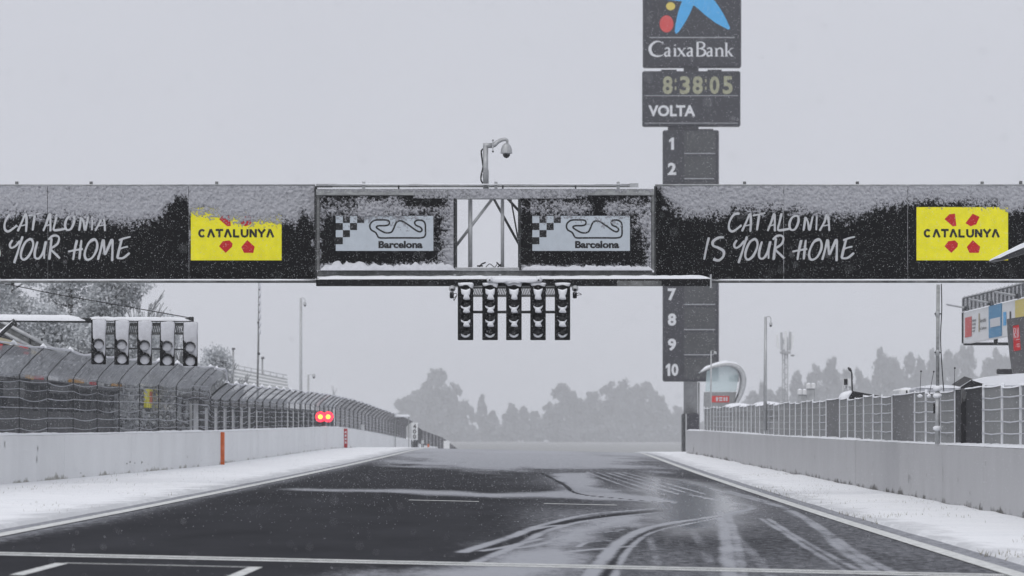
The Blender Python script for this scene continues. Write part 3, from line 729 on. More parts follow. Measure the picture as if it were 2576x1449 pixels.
for i, (x0, x1) in enumerate(((797, 1150), (1303, 1646))):
    pn = MB().bevbox(U(x0, C), U(x1, C), C + .03, C + .09, V(680, C), V(491.7, C), .004).obj('centre_panel', 'vinyl_black', gan)
    for xa, xb in ((x0, x0 + 7), (x1 - 7, x1)):
        MB().bevbox(U(xa, C), U(xb, C), C - .005, C + .029, V(680, C), V(491.8, C), .005).obj('edge_post', 'dark_steel' if (xa > 1100 and xa < 1310) else 'dirty_steel', pn)
    sx = 844.6 if i == 0 else 1339.2
    lg = MB().box(U(sx, C), U(sx + 245.5, C), C + .024, C + .0285, V(631, C), V(543, C)).obj('logo_board', 'print_silver', pn)
    for (cx, cy) in ((1, 0), (3, 0), (0, 1), (2, 1), (1, 2), (0, 3)):
        MB().box(U(sx + cx * 17.9, C), U(sx + cx * 17.9 + 17.7, C), C + .021, C + .0235, V(543 + cy * 17.9 + 17.7, C), V(543 + cy * 17.9, C)).obj('checker_square', 'print_black', lg)
    loop = [(1940, 352), (1925, 340), (1880, 338), (1835, 342), (1808, 368), (1812, 402), (1845, 424), (1858, 446), (1876, 460), (1960, 460), (2060, 460), (2150, 460), (2180, 446), (2183, 400), (2180, 362), (2162, 343), (2128, 340), (2110, 354), (2118, 374), (2148, 388), (2160, 406), (2146, 419), (2118, 408), (2070, 374), (2028, 348), (2000, 346), (1982, 362), (1966, 400), (1950, 422), (1912, 425), (1872, 406), (1850, 388), (1866, 378), (1910, 377), (1934, 370), (1940, 352)]
    b_ = MB(); b_.ribbon([(U(sx - 1339.2 + 754.7 + p[0] * .3711, C), V(427.6 + p[1] * .3711, C)) for p in crom(loop, 4)], 4.2 * C / F, C + .022); b_.obj('circuit_outline', 'print_black', lg)
    text('Barcelona', 'logo_lettering', sx + 107.5, sx + 218.5, 606, 624.5, C, 'print_black', lg, bold=.045, dy=-.021)
    if i == 0:
        f = lambda x, y: np.maximum.reduce([
            np.clip(.55 - np.abs(y - 528) / 34, -1, 1) - .35 * (x > 1020) * (y < 520) + .5 * ((x > 900) & (x < 1010) & (y < 545)) - .55 * (y > 552),
            (x - 1110 + (y - 560) * .12) / 26, (812 - x) / 22 - (y > 580) * .4, (y - 664 + (x - 805) * .012) / 12 + .25 * (x > 1080)])
    else:
        f = lambda x, y: np.maximum.reduce([
            np.clip(.62 - np.abs(y - 525) / 34, -1, 1) - .9 * np.exp(-((x - 1505) / 18) ** 2) - .6 * (x < 1335) - .6 * (y > 552) * (x < 1590),
            (x - 1628 + (y - 560) * .04) / 18, (1312 - x) / 16 - (y > 600) * .5, (y - 668) / 10 + .15, (x - 1590) / 40 - np.abs(y - 560) / 60])
    plaster(x0 + 8, x1 - 8, 493, 679, C + .0195, f, pn, seed=500 + 31 * i, thick=.07, back=.014, step=1.5)
    pp = [P(x0 + 10, 679.5, C - .02), P(x1 - 4, 679.5, C - .02)]
    ridge('snow_drift', pp, .22, .16 if i == 0 else .11, pn, 'caked_snow', seed=90 + i, step=.05, rag=.6)
    plaster(sx + 10, sx + 235, 545, 592, C + .019, lambda x, y: -.02 - (y - 545) / 80 - .12 * np.abs(np.sin(x / 23)), pn, seed=560 + i, thick=.03, step=1.5, back=.014)
# dark plates closing the ends of the centre section
for x0, x1 in ((792.6, 797.2), (1645.8, 1650.4)): MB().box(U(x0, C), U(x1, C), C + .01, D + .05, V(700, C), V(468, C)).obj('end_plate', 'dark_steel', gan)
# top railing of the centre
rl = ptube('railing', [P(795, 464.8, C), P(1602, 464.8, C)], .022, 'galvanised', gan)
ridge('snow_on_rail', [P(800, 463.0, C), P(1600, 463.0, C)], .04, .016, rl, seed=5)
ptube('railing', [P(795, 469.4, C + .2), P(1606, 469.4, C + .2)], .018, 'dirty_steel', gan)
for x in (915, 1247.5, 1555): pbox(x - 4, x + 4, 457, 475.8, C + .03, C + .1).obj('peg', 'galvanised', gan)
for x in (1003, 1265, 1448): pbox(x - 2, x + 2, 465, 475.8, C + .12, C + .16).obj('railing_post', 'dark_steel', gan)
pbox(797, 836, 467.5, 471.5, C - .02, C + .05).obj('rail_clamp', 'dark_steel', gan); pbox(1584, 1606, 461, 470.5, C - .03, C + .05).obj('rail_clamp', 'galvanised', gan)
# truss seen through the opening
def pole(name, x0, y0, x1, y1, d0, d1, wpx, m_, parent): return ptube(name, [P(x0, y0, d0), P(x1, y1, d1)], wpx / 2 * D / F, m_, parent)
T = D + .1; T2 = D + 1.25
pole('truss_post', 1183, 496, 1183, 676, T, T, 11, 'galvanised', gan); pole('truss_post', 1264, 496, 1264, 676, T, T, 9, 'galvanised', gan)
pole('truss_brace', 1240, 498, 1146, 620, T, T, 8, 'galvanised', gan)
pole('truss_brace', 1241, 498, 1312, 626, T2, T2, 6.5, 'dark_steel', gan); pole('truss_brace', 1272, 494, 1314, 540, T2, T2, 7, 'dark_steel', gan)
pole('truss_brace', 1285, 500, 1303, 600, T2, T2, 4, 'dark_steel', gan)
for y in (480, 690):
    ptube('rear_chord', [P(-160, y, T2), P(2740, y, T2)], .05, 'dirty_steel', gan)
b_ = MB()
b_.tube([P(1205, 672, T), P(1212, 664, T), P(1222, 660, T)], .02, 6); b_.tube([P(1200, 669, T), P(1215, 669, T)], .02, 6)
b_.tube([P(1249, 660, T), P(1262, 672, T)], .02, 6); b_.tube([P(1252, 672, T), P(1268, 658, T)], .018, 6)
b_.tube(crom([P(1222, 672, T), P(1232, 664, T), P(1244, 672, T), P(1250, 665, T)]), .01, 5)
b_.obj('loose_cables', 'cable_black', gan)
# lower snow-topped light beam
b_ = MB(); b_.bevbox(U(795.5, C), U(1788, C), C - .12, C + .02, V(720, C), V(700, C), .01); lb = b_.obj('light_beam', 'black', gan)
pbox(1552, 1664, 706, 719.5, C - .125, C - .118).obj('bare_patch', 'dirty_steel', lb)
ridge('beam_snow', [P(796, 702, C - .06), P(1788, 700.5, C - .06)], .17, .085, lb, seed=14, step=.12, rag=.22)
pbox(1786, 1790.5, 690, 724, C - .13, C + .03).obj('end_cap', 'galvanised', lb)
for x in (1144, 1258): pbox(x - 3, x + 3, 689, 700, C - .09, C - .03).obj('lug', 'galvanised', lb)
# legs outside the picture
for x in (-190, 2770):
    for dd in (D, D + 1.3):
        p = P(x, 462, dd); MB().box(p[0] - .15, p[0] + .15, dd - .15, dd + .15, -.2, p[2]).obj('leg', 'steel', gan)

# ================================================================== START LIGHTS
def visor(c, r, ln, m_, parent):
    b_ = MB(); th = .008
    pr = [(r, 0), (r * 1.0, -ln), (r - th, -ln), (r - th, 0)]
    b_.lathe(c, pr, 18, 'y', R(-12), R(192)); return b_.obj('visor', m_, parent)
LD = C - .45
su = empty('start_light_unit', P(1292, 712, LD), 'five black lamp columns with four hooded lamps hanging below the gantry centre', 'start lights')
S1 = LD / F
def lump(name, poly, d, th, parent, m_='snow'):
    """a pillow of snow: outline in pixels, bulging towards the viewer"""
    pts = np.array([(U(p[0], d), V(p[1], d)) for p in crom(poly + poly[:1], 4)[:-1]]); c = pts.mean(0); vs = []; fs = []; k = len(pts)
    for (s2, h) in ((1, 0), (.93, .55), (.7, .9), (.4, 1)): vs += [(c[0] + (p[0] - c[0]) * s2, d - th * h, c[1] + (p[1] - c[1]) * s2) for p in pts]
    for j in range(3):
        for i in range(k): fs.append((j * k + i, j * k + (i + 1) % k, (j + 1) * k + (i + 1) % k, (j + 1) * k + i))
    fs.append(tuple(3 * k + i for i in range(k))); fs.append(tuple(range(k))[::-1])
    b_ = MB(); b_.add(vs, fs, True); return b_.obj(name, m_, parent)
for ci, x0 in enumerate((1151.5, 1213.2, 1273.2, 1334, 1395.5)):
    x1 = x0 + 39; xc = (x0 + x1) / 2
    cb = MB().bevbox(U(x0, LD), U(x1, LD), LD, LD + .16, V(855.5, LD), V(713.5, LD), .012).obj('lamp_column', 'black', su)
    for k in range(4):
        yc = 731 + 35.2 * k; cc = (U(xc, LD), LD - .002, V(yc, LD))
        b_ = MB(); b_.lathe((cc[0], cc[1] + .002, cc[2]), [(.001, -.035), (.05, -.03), (.09, -.018), (.118, -.001)], 18, 'y'); b_.obj('lens', 'lens', cb)
        visor(cc, .128, .20, 'black', cb)
        j = lambda a: a + random.uniform(-.9, .9)
        jit = [2.4, 1.4, .6, 0, -.2][ci]
        if k < 3:
            lo = yc + 17 + (2 if k == 0 else 0)
            pl = [(j(xc - 12.5), yc + 2), (j(xc - 6), yc + 6), (xc, yc + 7), (j(xc + 6), yc + 6), (j(xc + 12.5), yc + 2), (j(xc + 9 + jit), yc + 9), (j(xc + 7 + jit), yc + 13), (j(xc + 9 + jit), lo + 3), (xc + jit, lo + 4.5), (j(xc - 8 + jit), lo + 2), (j(xc - 7 + jit), yc + 12), (j(xc - 10), yc + 8)]
            if k == 0: pl[0] = (xc - 12, yc - 5); pl[1] = (xc - 5, yc - 3); pl[2] = (xc, yc - 2); pl[3] = (xc + 5, yc - 3); pl[4] = (xc + 12, yc - 5)
            lump('snow_clump', pl, LD - .19, .06, cb)
        else:
            lump('snow_clump', [(xc - 12.5, yc + 2), (xc - 7, yc + 6.5), (xc, yc + 7.5), (xc + 7, yc + 6.5), (xc + 12.5, yc + 2), (xc + 10, yc + 8.5), (xc + 5, yc + 12), (xc, yc + 13), (xc - 5, yc + 12), (xc - 10, yc + 8.5)], LD - .03, .03, cb)
    lump('snow_cap', [(x0 + .5, 712), (xc, 710.5), (x1 - .5, 712), (x1 - .3, 716 + jit * 3), (x1 - 3, 721 + jit * 2), (xc + 9, 719.5), (xc + 4, 717.5), (xc - 5, 718), (x0 + 5, 720), (x0 + 1, 716)], LD - .004, .05, cb)
ptube('rod', [P(1140, 721, LD + .1), P(1445, 721, LD + .1)], .016, 'steel', su)
ptube('rod', [P(1160, 785, LD + .1), P(1420, 785, LD + .1)], .034, 'dark_steel', su)
b_ = MB(); tr_ = b_
for (y0, y1) in ((719, 726), (741, 747)): pbox(1175, 1412, y0, y1, LD + .12, LD + .15, b_)
for i in range(56):
    x = 1176 + i * 4.2; sl_ = 5 if x < 1300 else -5
    b_.tube([P(x, 742, LD + .135), P(x + sl_, 725, LD + .135)], .011, 4)
b_.obj('perforated_rail', 'dirty_steel', su)
pbox(1225, 1362, 700, 712, LD + .05, LD + .3).obj('hanger_plate', 'dirty_steel', su)
lump('snow_on_hanger', [(1226, 699), (1262, 697), (1300, 698), (1340, 697), (1362, 699), (1363, 708), (1345, 713), (1318, 711), (1308, 716), (1292, 713), (1278, 717), (1262, 711), (1240, 713), (1225, 708)], LD - .01, .10, su)
for x in (1232, 1355):
    h_ = lump('hanger_bracket', [(x - 6, 698), (x - 3.5, 695), (x + 3.5, 695), (x + 6, 698), (x + 6, 709), (x - 6, 709)], LD - .06, .08, su)
    MB().lathe((U(x, LD), LD - .142, V(705, LD)), [(.001, 0), (.022, 0), (.022, .02)], 10, 'y').obj('bolt_hole', 'black', h_)
for s2, x in ((-1, 1137.5), (1, 1447)):
    MB().ball((U(x, LD), LD, V(726, LD)), 8.4 * S1, 16).obj('ball_camera', 'galvanised', su)
    MB().lathe((U(x, LD), LD - 5.2 * S1, V(727, LD)), [(.001, -.03), (.03, -.024), (.05, -.005), (.056, .02)], 14, 'y').obj('camera_eye', 'dome_glass', su)
    xb = x - 1 if s2 < 0 else x - 1
    MB().lathe((U(xb, LD), LD, V(751, LD)), [(.001, 0), (5.2 * S1, .01), (5.4 * S1, .12), (4.8 * S1, .15), (.001, .15)], 14).obj('camera_box', 'black', su)
    xo = [(xb + 4, 740), (xb + 10, 738), (xb + 13, 742), (xb + 8, 752), (xb + 5, 756), (xb + 6, 750), (xb + 13, 743)] if s2 < 0 else [(xb + 4, 740), (xb + 10, 737), (xb + 17, 741), (xb + 10, 742), (xb + 5, 744)]
    MB().tube(crom([P(p[0], p[1], LD) for p in xo]), .008, 5).obj('cable', 'cable_black', su)

# left repeater lights on an arm
LA = 146.0
ra = empty('light_arm', P(-160, 1200, LA), 'snowy steel arm with five half-buried lamp columns over the left fence', 'start lights')
def arm_y(x): return 799 + (803 - 799) * x / 486
arm = ptube('arm_tube', [P(-170, 802, LA), P(230, 806, LA)], .07, 'dark_steel', ra)
ptube('arm_tube', [P(230, 804, LA), P(486, 805, LA)], .05, 'dark_steel', ra)
ridge('arm_snow', [P(-170, 804, LA), P(215, 806.5, LA)], .20, .155, arm, seed=21, step=.2, rag=.08)
ridge('arm_snow', [P(210, 805.5, LA), P(482, 806.5, LA)], .13, .10, arm, seed=23, step=.15, rag=.2)
br = ptube('brace', [P(-80, 915, LA - .1), P(38, 806, LA - .1)], .065, 'dark_steel', ra)
ridge('brace_snow', [P(-80, 909, LA - .12), P(34, 805, LA - .12)], .11, .05, br, seed=25, step=.15)
pbox(476, 487, 797, 812, LA - .06, LA + .06).obj('end_fitting', 'dark_steel', ra)
ptube('stay_wire', crom([P(-170, 690, LA), P(0, 712, LA), P(130, 738, LA), P(300, 768, LA), P(480, 800, LA)], 4), .012, 'cable_black', ra, 5)
MB().box(U(-178, LA), U(-162, LA), LA - .12, LA + .12, 0, V(680, LA)).obj('mast', 'steel', ra)
b_ = MB()
for (y0, y1) in ((812, 820), (836, 842)): pbox(262, 465, y0, y1, LA + .1, LA + .14, b_)
for i in range(44): b_.tube([P(264 + i * 4.6, 837, LA + .12), P(267.5 + i * 4.6, 818, LA + .12)], .012, 4)
b_.obj('perforated_rail', 'dirty_steel', ra); ptube('rod', [P(262, 876, LA + .1), P(464, 879, LA + .1)], .018, 'dark_steel', ra)
for k, x0 in enumerate((229.5, 287.5, 345, 402, 460)):
    yt = 803.5 + 1.8 * k; yb2 = 916.5 + 1.1 * k; x1 = x0 + 36.5; L2 = LA - .15
    cb = MB().bevbox(U(x0, L2), U(x1, L2), L2, L2 + .16, V(yb2, L2), V(yt, L2), .012).obj('lamp_column', 'black', ra)
    e = 5 - k
    lump('column_snow', [(x0 + 1.5 + e * .4, yt + 1), (x1 - .5, yt + 1), (x1 - .3, yt + 35), (x1 - .5, yt + 75), (x1 - 3, yt + 92 - k), (x1 - 8, yt + 84), (x1 - 17, yt + 80), (x0 + 15, yt + 78), (x0 + 9, yt + 62), (x0 + 7, yt + 50), (x0 + 2 + e * .5, yt + 46), (x0 + 1 + e * .5, yt + 22)], L2 - .002, .03, cb, 'caked_snow')
    for q3, yc in enumerate((yt + 62, yt + 96)):
        xc = (x0 + x1) / 2 + 1 - k * .1; cc = (U(xc, L2), L2 - .002, V(yc, L2))
        visor(cc, .137, .19, 'black', cb)
        lump('lamp_snow', [(xc + 12.5 * math.cos(a), yc + 1.5 + 12.0 * math.sin(a)) for a in np.linspace(0, 2 * math.pi, 13)[:-1]], L2 - .05, .035, cb, 'caked_snow')

# camera on top of the gantry
gc = empty('surveillance_camera', P(1222, 474, D - .1), 'grey dome camera on a bent pole standing on top of the gantry', 'camera')
E = D - .1; e1 = E / F
ptube('pole', [P(1222, 474, E), P(1221.5, 366, E)], 6.6 * e1, 'galvanised', gc, 14)
MB().box(U(1215, E), U(1230, E), E - .02, E + .1, V(474, E), V(428, E)).obj('pole_sleeve', 'galvanised', gc)
ptube('arm', [P(1215, 366, E), P(1238, 366, E)], 6.5 * e1, 'galvanised', gc, 14)
ptube('arm', [P(x, y, E) for x, y in crom([(1238, 366), (1244, 364), (1252, 357), (1262, 352), (1272, 351), (1276, 355), (1276, 362)], 4)], [6.4 * e1 * f for f in np.linspace(1, .5, 25)], 'galvanised', gc, 12)
for y in (352.5, 380): MB().ball(P(1240, y + 1, E), 2.6 * e1, 8).obj('flange_bolt', 'dark_steel', gc)
MB().box(U(1238.8, E), U(1241.2, E), E - .08, E + .08, V(380, E), V(353, E)).obj('flange', 'galvanised', gc)
cc = P(1274, 384, E)
MB().lathe(cc, [(.001, 24 * e1), (6 * e1, 23 * e1), (11 * e1, 17 * e1), (14 * e1, 8 * e1), (15 * e1, 0), (15 * e1, -2 * e1), (10 * e1, -3 * e1), (.001, -3 * e1)], 20).obj('housing', 'galvanised', gc)
MB().lathe(cc, [(9.6 * e1, -2 * e1), (9.2 * e1, -7 * e1), (6 * e1, -12 * e1), (.001, -14 * e1)], 16).obj('dome', 'dome_glass', gc)
MB().tube(crom([P(1216, 374, E), P(1211, 380, E), P(1212, 395, E), P(1215, 420, E), P(1211, 438, E), P(1210, 452, E), P(1215, 462, E), P(1219, 470, E)]), .022, 6).obj('cable', 'cable_black', gc)
MB().tube(crom([P(1216, 438, E), P(1217, 452, E), P(1217, 466, E)]), .02, 6).obj('cable', 'cable_black', gc)

# ================================================================== LEADERBOARD TOWER
TD = 430.0
tw = empty('leaderboard_tower', (U(1738, TD), TD, float(gz(15, TD))), 'tall dark position tower with bank logo, clock and lap numbers', 'tower')
p = P(1738, 960, TD); r_ = 17.5 * TD / F
MB().tube([(p[0], TD + 1.2, -3), (p[0], TD + 1.2, V(-160, TD))], r_, 20).obj('shaft', 'grey_panel', tw)
MB().bevbox(U(1716, TD), U(1758, TD), TD - .4, TD + 2.6, -3, V(1041, TD), .08).obj('base_housing', 'tower_dark', tw)
MB().box(U(1716, TD), U(1721, TD), TD - .7, TD - .41, -3, V(1041, TD)).obj('ladder_cover', 'dark_steel', tw)
MB().box(U(1724, TD), U(1727, TD), TD - .7, TD - .41, -3, V(1041, TD)).obj('ladder_cover', 'galvanised', tw)
ptube('ladder_rail', [P(1758, 1093, TD + 1), P(1758, 962, TD + 1)], .07, 'grey_panel', tw, 6)
b1 = MB().bevbox(U(1617, TD), U(1864, TD), TD - .6, TD + .5, V(171, TD), V(-160, TD), .1).obj('logo_panel', 'tower_dark', tw)
b2 = MB().bevbox(U(1615.5, TD), U(1862, TD), TD - .6, TD + .5, V(319, TD), V(180, TD), .1).obj('clock_panel', 'tower_dark', tw)
b3 = MB().bevbox(U(1667, TD), U(1808, TD), TD - .6, TD + .5, V(960, TD), V(328.5, TD), .1).obj('number_panel', 'tower_dark', tw)
for (xa, xb, ya, yb3) in ((1720, 1757, 170, 181), (1663, 1702, 176, 181), (1780, 1815, 176, 181), (1680, 1757, 318, 329), (1757, 1794, 325, 329)):
    MB().box(U(xa, TD), U(xb, TD), TD - .4, TD + .3, V(yb3, TD), V(ya, TD)).obj('neck_plate', 'tower_dark', tw)
FT = TD - .6
def zb(p): return (U(1572 + p[0] * .1302, TD), V(p[1] * .1302, TD))
star = [(1100, 40), (1062, 130), (1015, 280), (975, 480), (960, 600), (972, 652), (992, 660), (1040, 622), (1110, 520), (1190, 390), (1258, 260), (1300, 160), (1322, 112),
        (1400, 172), (1550, 305), (1750, 455), (1900, 535), (1985, 580), (2022, 578), (2022, 540), (1960, 400), (1890, 265), (1800, 120), (1700, -10), (1640, -90), (1780, -170), (1960, -280), (2050, -350), (2040, -380),
        (1900, -390), (1680, -370), (1520, -360), (1460, -560), (1400, -760), (1360, -820), (1330, -780), (1270, -560), (1210, -330), (1000, -260), (760, -150), (600, -60), (580, -30), (640, -10), (760, 0)]
def sgn(name, poly, m_, parent, y): return MB().prism([zb(q_) for q_ in poly], y - .03, y).obj(name, m_, parent)
sgn('blue_star', star, 'logo_blue', b1, FT - .005)
sgn('yellow_dot', [(880 + 88 * math.cos(t), 132 + 78 * math.sin(t)) for t in np.linspace(0, 6.2832, 25)[:-1]], 'logo_yellow', b1, FT - .005)
sgn('red_dot', [(802 + 134 * math.cos(t), 472 + 165 * math.sin(t)) for t in np.linspace(0, 6.2832, 29)[:-1]], 'logo_red', b1, FT - .005)
sgn('divider_line', [(470, 726), (2120, 726), (2120, 744), (470, 744)], 'tower_line', b1, FT - .005)
# serif lettering as strokes of thick and thin
b_ = MB(); kk = 0
def st(pts, ws):
    global kk; kk += 1
    c = crom(pts, 5); n_ = len(c); wi = np.interp(np.linspace(0, 1, n_), np.linspace(0, 1, len(ws)), ws) * .1302 * TD / F
    b_.ribbon([zb(q_) for q_ in c], list(wi), FT - .012 - .004 * (kk % 6), .002)
def sf(x, y, l=46): st([(x - l / 2, y), (x + l / 2, y)], [11, 11])
st([(732, 850), (660, 812), (580, 822), (500, 890), (482, 970), (520, 1055), (610, 1096), (700, 1085), (745, 1060)], [10, 20, 34, 54, 60, 54, 34, 20, 10]); st([(728, 812), (732, 862)], [10, 14])
def la(x): st([(x + 10, 960), (x + 40, 938), (x + 78, 942), (x + 92, 975), (x + 92, 1080), (x + 118, 1094)], [18, 22, 30, 38, 38, 16]); st([(x + 90, 1005), (x + 40, 1016), (x + 8, 1052), (x + 30, 1092), (x + 70, 1084), (x + 92, 1062)], [16, 22, 36, 36, 20, 12])
la(760); la(1195); la(1575)
st([(965, 948), (965, 1095)], [38, 38]); sf(966, 1096, 70); sf(952, 945, 40); st([(966, 872), (966, 896)], [30, 30])
st([(1030, 942), (1150, 1095)], [38, 38]); st([(1150, 942), (1030, 1095)], [14, 14]); sf(1036, 942, 60); sf(1150, 942, 52); sf(1032, 1096, 50); sf(1150, 1096, 62)
st([(1400, 828), (1400, 1095)], [42, 42]); st([(1382, 828), (1480, 826), (1530, 870), (1510, 925), (1430, 948)], [14, 20, 42, 30, 12]); st([(1420, 948), (1510, 965), (1548, 1020), (1515, 1075), (1440, 1096), (1372, 1096)], [12, 28, 46, 40, 18, 14])
st([(1765, 948), (1765, 1095)], [38, 38]); st([(1770, 975), (1820, 940), (1862, 955), (1876, 1000), (1876, 1095)], [12, 24, 34, 38, 38]); sf(1765, 1096, 70); sf(1876, 1096, 70); sf(1750, 945, 40)
st([(1955, 835), (1955, 1095)], [38, 38]); sf(1956, 1096, 70); sf(1940, 836, 40); st([(1970, 1020), (2060, 945)], [14, 14]); st([(1990, 1000), (2065, 1095)], [36, 36]); sf(2060, 944, 60); sf(2070, 1096, 55)
b_.obj('bank_lettering', 'tower_white', b1)
for ch, xa, xb in (('8', 1667, 1692), ('3', 1710, 1736), ('8', 1742, 1768), ('0', 1785, 1810), ('5', 1818, 1843)):
    text(ch, 'clock_digit', xa, xb, 191.5, 237, FT, 'clock_digit', b2, bold=.03, dy=.02)
for x in (1699.5, 1775.5):
    for y in (203, 222): MB().box(U(x - 2, FT), U(x + 2, FT), FT - .03, FT - .001, V(y + 4, FT), V(y - 4, FT)).obj('clock_colon', 'clock_digit', b2)
text('VOLTA', 'clock_lettering', 1631, 1749, 264.5, 293, FT, 'tower_white', b2, bold=.035, dy=.02)
MB().box(U(1622, FT), U(1856, FT), FT - .04, FT - .001, V(241.5, FT), V(239.8, FT)).obj('divider_line', 'tower_line', b2)
MB().box(U(1622, FT), U(1856, FT), FT - .04, FT - .001, V(310.5, FT), V(309, FT)).obj('divider_line', 'tower_line', b2)
for k in range(10):
    yc = 361.5 + 63.2 * k; wn = 11 if k else 8
    wn = 15.5 if k == 9 else (6 if k == 0 else 10.5); xn = 1690.5
    def one(x0, w_): return MB().prism([(U(x0 + w_ * a, FT), V(yc + 15.5 - 31 * b, FT)) for a, b in ((.42, 0), (.92, 0), (.92, 1), (.55, 1), (.05, .80), (.05, .58), (.42, .72))], FT - .03, FT - .004).obj('lap_number', 'tower_white', b3)
    if k == 0: one(xn - 8, 14)
    elif k == 9: one(xn - 16.5, 13); text('0', 'lap_number', xn - 1.5, xn + 16, yc - 15.5, yc + 15.5, FT, 'tower_white', b3, bold=.04, dy=.02)
    else: text(str(k + 1), 'lap_number', xn - wn, xn + wn, yc - 15.5, yc + 15.5, FT, 'tower_white', b3, bold=.04, dy=.02)
    ys2 = 386 + 63.3 * k
    if k < 9: MB().box(U(1721, FT), U(1799 if k != 1 else 1796, FT), FT - .09, FT - .001, V(ys2 + 1.2, FT), V(ys2 - 1.2, FT)).obj('slot_ledge', 'tower_line', b3)
    MB().box(U(1721, FT), U(1800, FT), FT - .02, FT - .0005, V(ys2 - 4, FT), V(ys2 - 56, FT)).obj('digit_screen', 'far_dark', b3)

# ================================================================== LEFT CATCH FENCE
cf = empty('catch_fence', (-12.2, 112, .2), 'snow-laden catch fence with curved top behind the left wall', 'fence')
fz = lambda d: float(gz(-12, d)) + 1.18
def FX(d): return LX(d) - .5
prof_f = [(0, 0), (0, 1.52), (.06, 1.64), (.34, 1.95), (.62, 2.20)]
post_d = list(np.arange(111.5, 330, 6.3)) + list(np.arange(331, 500, 8.0))
prof_b = [(0, 0), (0, 1.25), (.10, 1.45), (.30, 1.6), (.5, 1.7)]
for i, d in enumerate(post_d):
    x = FX(d); z = fz(d); ks = 1.0 if d < 203 else .80; pf = [(a, h * ks) for a, h in prof_f]
    ptube('post', [(x + a, d, z + h - .3 * (k == 0)) for k, (a, h) in enumerate(pf)], .020 if d < 203 else .035, 'dark_steel', cf, 6)
    if d < 260:
        c = (x + .60, d, z + 2.21 * ks); b_ = MB()
        b_.lathe(c, [(.10, -.02), (.085, .03), (.03, .08), (.001, .11)], 7); b_.obj('post_snow', 'snow', cf)
    if i + 1 < len(post_d):
        d2 = post_d[i + 1]; x2 = FX(d2); z2 = fz(d2)
        for nm, seq, m_ in (('mesh_panel', prof_f[:2], ('wire_mesh' if d < 203 else 'mid_mesh') if d < 330 else 'far_mesh'), ('overhang_mesh', prof_f[1:], 'snowy_mesh' if d < 330 else 'far_mesh')):
            vs = []; fs = []; K = 6
            for j in range(K + 1):
                t = j / K; sag = .07 * math.sin(math.pi * t)
                for (a, h) in seq:
                    vs.append((x + (x2 - x) * t + a, d + (d2 - d) * t, z + (z2 - z) * t + h * ks - (sag if h > 1 else 0)))
            ns = len(seq)
            for j in range(K):
                for q4 in range(ns - 1): fs.append((j * ns + q4, j * ns + q4 + 1, (j + 1) * ns + q4 + 1, (j + 1) * ns + q4))
            b_ = MB(); b_.add(vs, fs, True); b_.obj(nm, m_, cf)
for lv, (a, h, rr_) in enumerate([(0, .18, .011), (0, .44, .014), (0, .70, .011), (0, .95, .013), (0, 1.18, .009), (0, 1.38, .010), (.02, 1.58, .016), (.22, 1.95, .014), (.62, 2.22, .03)]):
    pts = []; rs = []
    for i in range(len(post_d) - 1):
        da, db = post_d[i], post_d[i + 1]; sg = random.uniform(.0, .10) * (random.random() < .75); ks = 1.0 if da < 203 else .80
        for j in range(6 if da < 330 else 2):
            t = j / (6 if da < 330 else 2); d = da + (db - da) * t
            pts.append((FX(d) + a + (.05 if da < g1[1] < db else 0), d, fz(d) + h * ks - sg * math.sin(math.pi * t))); rs.append(rr_ * random.uniform(.7, 1.25))
    MB().tube(pts, rs, 5).obj('cable', 'cable_snow' if lv < 8 else 'caked_snow', cf)

# lower fence running away behind the crest
c2 = empty('catch_fence', (-12.5, 505, -.5), 'darker far end of the fence sinking behind the crest', 'fence')
pd2 = list(np.arange(500, 760, 14.0)); zt2 = lambda d: float(np.interp(d, [500, 560, 640, 760], [V(1068, 500), V(1082, 560), V(1100, 640), V(1138, 760)]))
xx2 = lambda d: float(np.interp(d, [500, 560, 640, 760], [U(1042, 500), U(1062, 560), U(1112, 640), U(1163, 760)]))
for i, d in enumerate(pd2):
    ptube('post', [(xx2(d), d, -3), (xx2(d), d, zt2(d))], .08, 'dark_steel', c2, 5)
    if i + 1 < len(pd2):
        d2 = pd2[i + 1]; b_ = MB(); b_.add([(xx2(d), d, -3), (xx2(d2), d2, -3), (xx2(d2), d2, zt2(d2)), (xx2(d), d, zt2(d))], [(0, 1, 2, 3)]); b_.obj('mesh_panel', 'far_mesh', c2)

# dark shed behind the fence, left
sh = empty('trackside_shed', (-17.5, 205, .1), 'long dark open shed with coloured boards behind the left fence', 'shed')
MB().box(-19.6, -19.3, 155, 292, -.2, 3.05).obj('back_wall', 'dark_panel', sh)
MB().bevbox(-19.9, -16.9, 155, 292, 3.05, 3.2, .03).obj('roof_slab', 'dark_steel', sh)
MB().box(-17.3, -17.1, 155, 292, 0, 2.15).obj('counter', 'black', sh)
for d in np.arange(158, 292, 5.5): MB().box(-17.3, -17.12, d, d + .3, 2.16, 3.04).obj('post', 'dark_steel', sh)
def shed_x(x, xx=-17.0): return xx * F / (x - VX)
for (x0, x1, y0, y1, m_) in ((10, 70, 950, 958, 'grey_panel'), (64, 78, 943, 955, 'orange_board'), (84, 103, 945, 955, 'red_paint'), (118, 140, 946, 957, 'white_paint'), (172, 205, 954, 963, 'orange_board'), (225, 236, 961, 969, 'red_paint'), (280, 302, 966, 972, 'orange_board'), (310, 340, 963, 968, 'white_paint'), (352, 386, 966, 972, 'white_paint'),
                            (0, 55, 960, 1000, 'dark_steel'), (120, 165, 962, 990, 'dark_steel')):
    da, db = shed_x(x0), shed_x(x1); dm = (da + db) / 2
    MB().box(-17.0, -16.9, da, db, V(y1, dm), V(y0, dm)).obj('fascia_board', m_, sh)
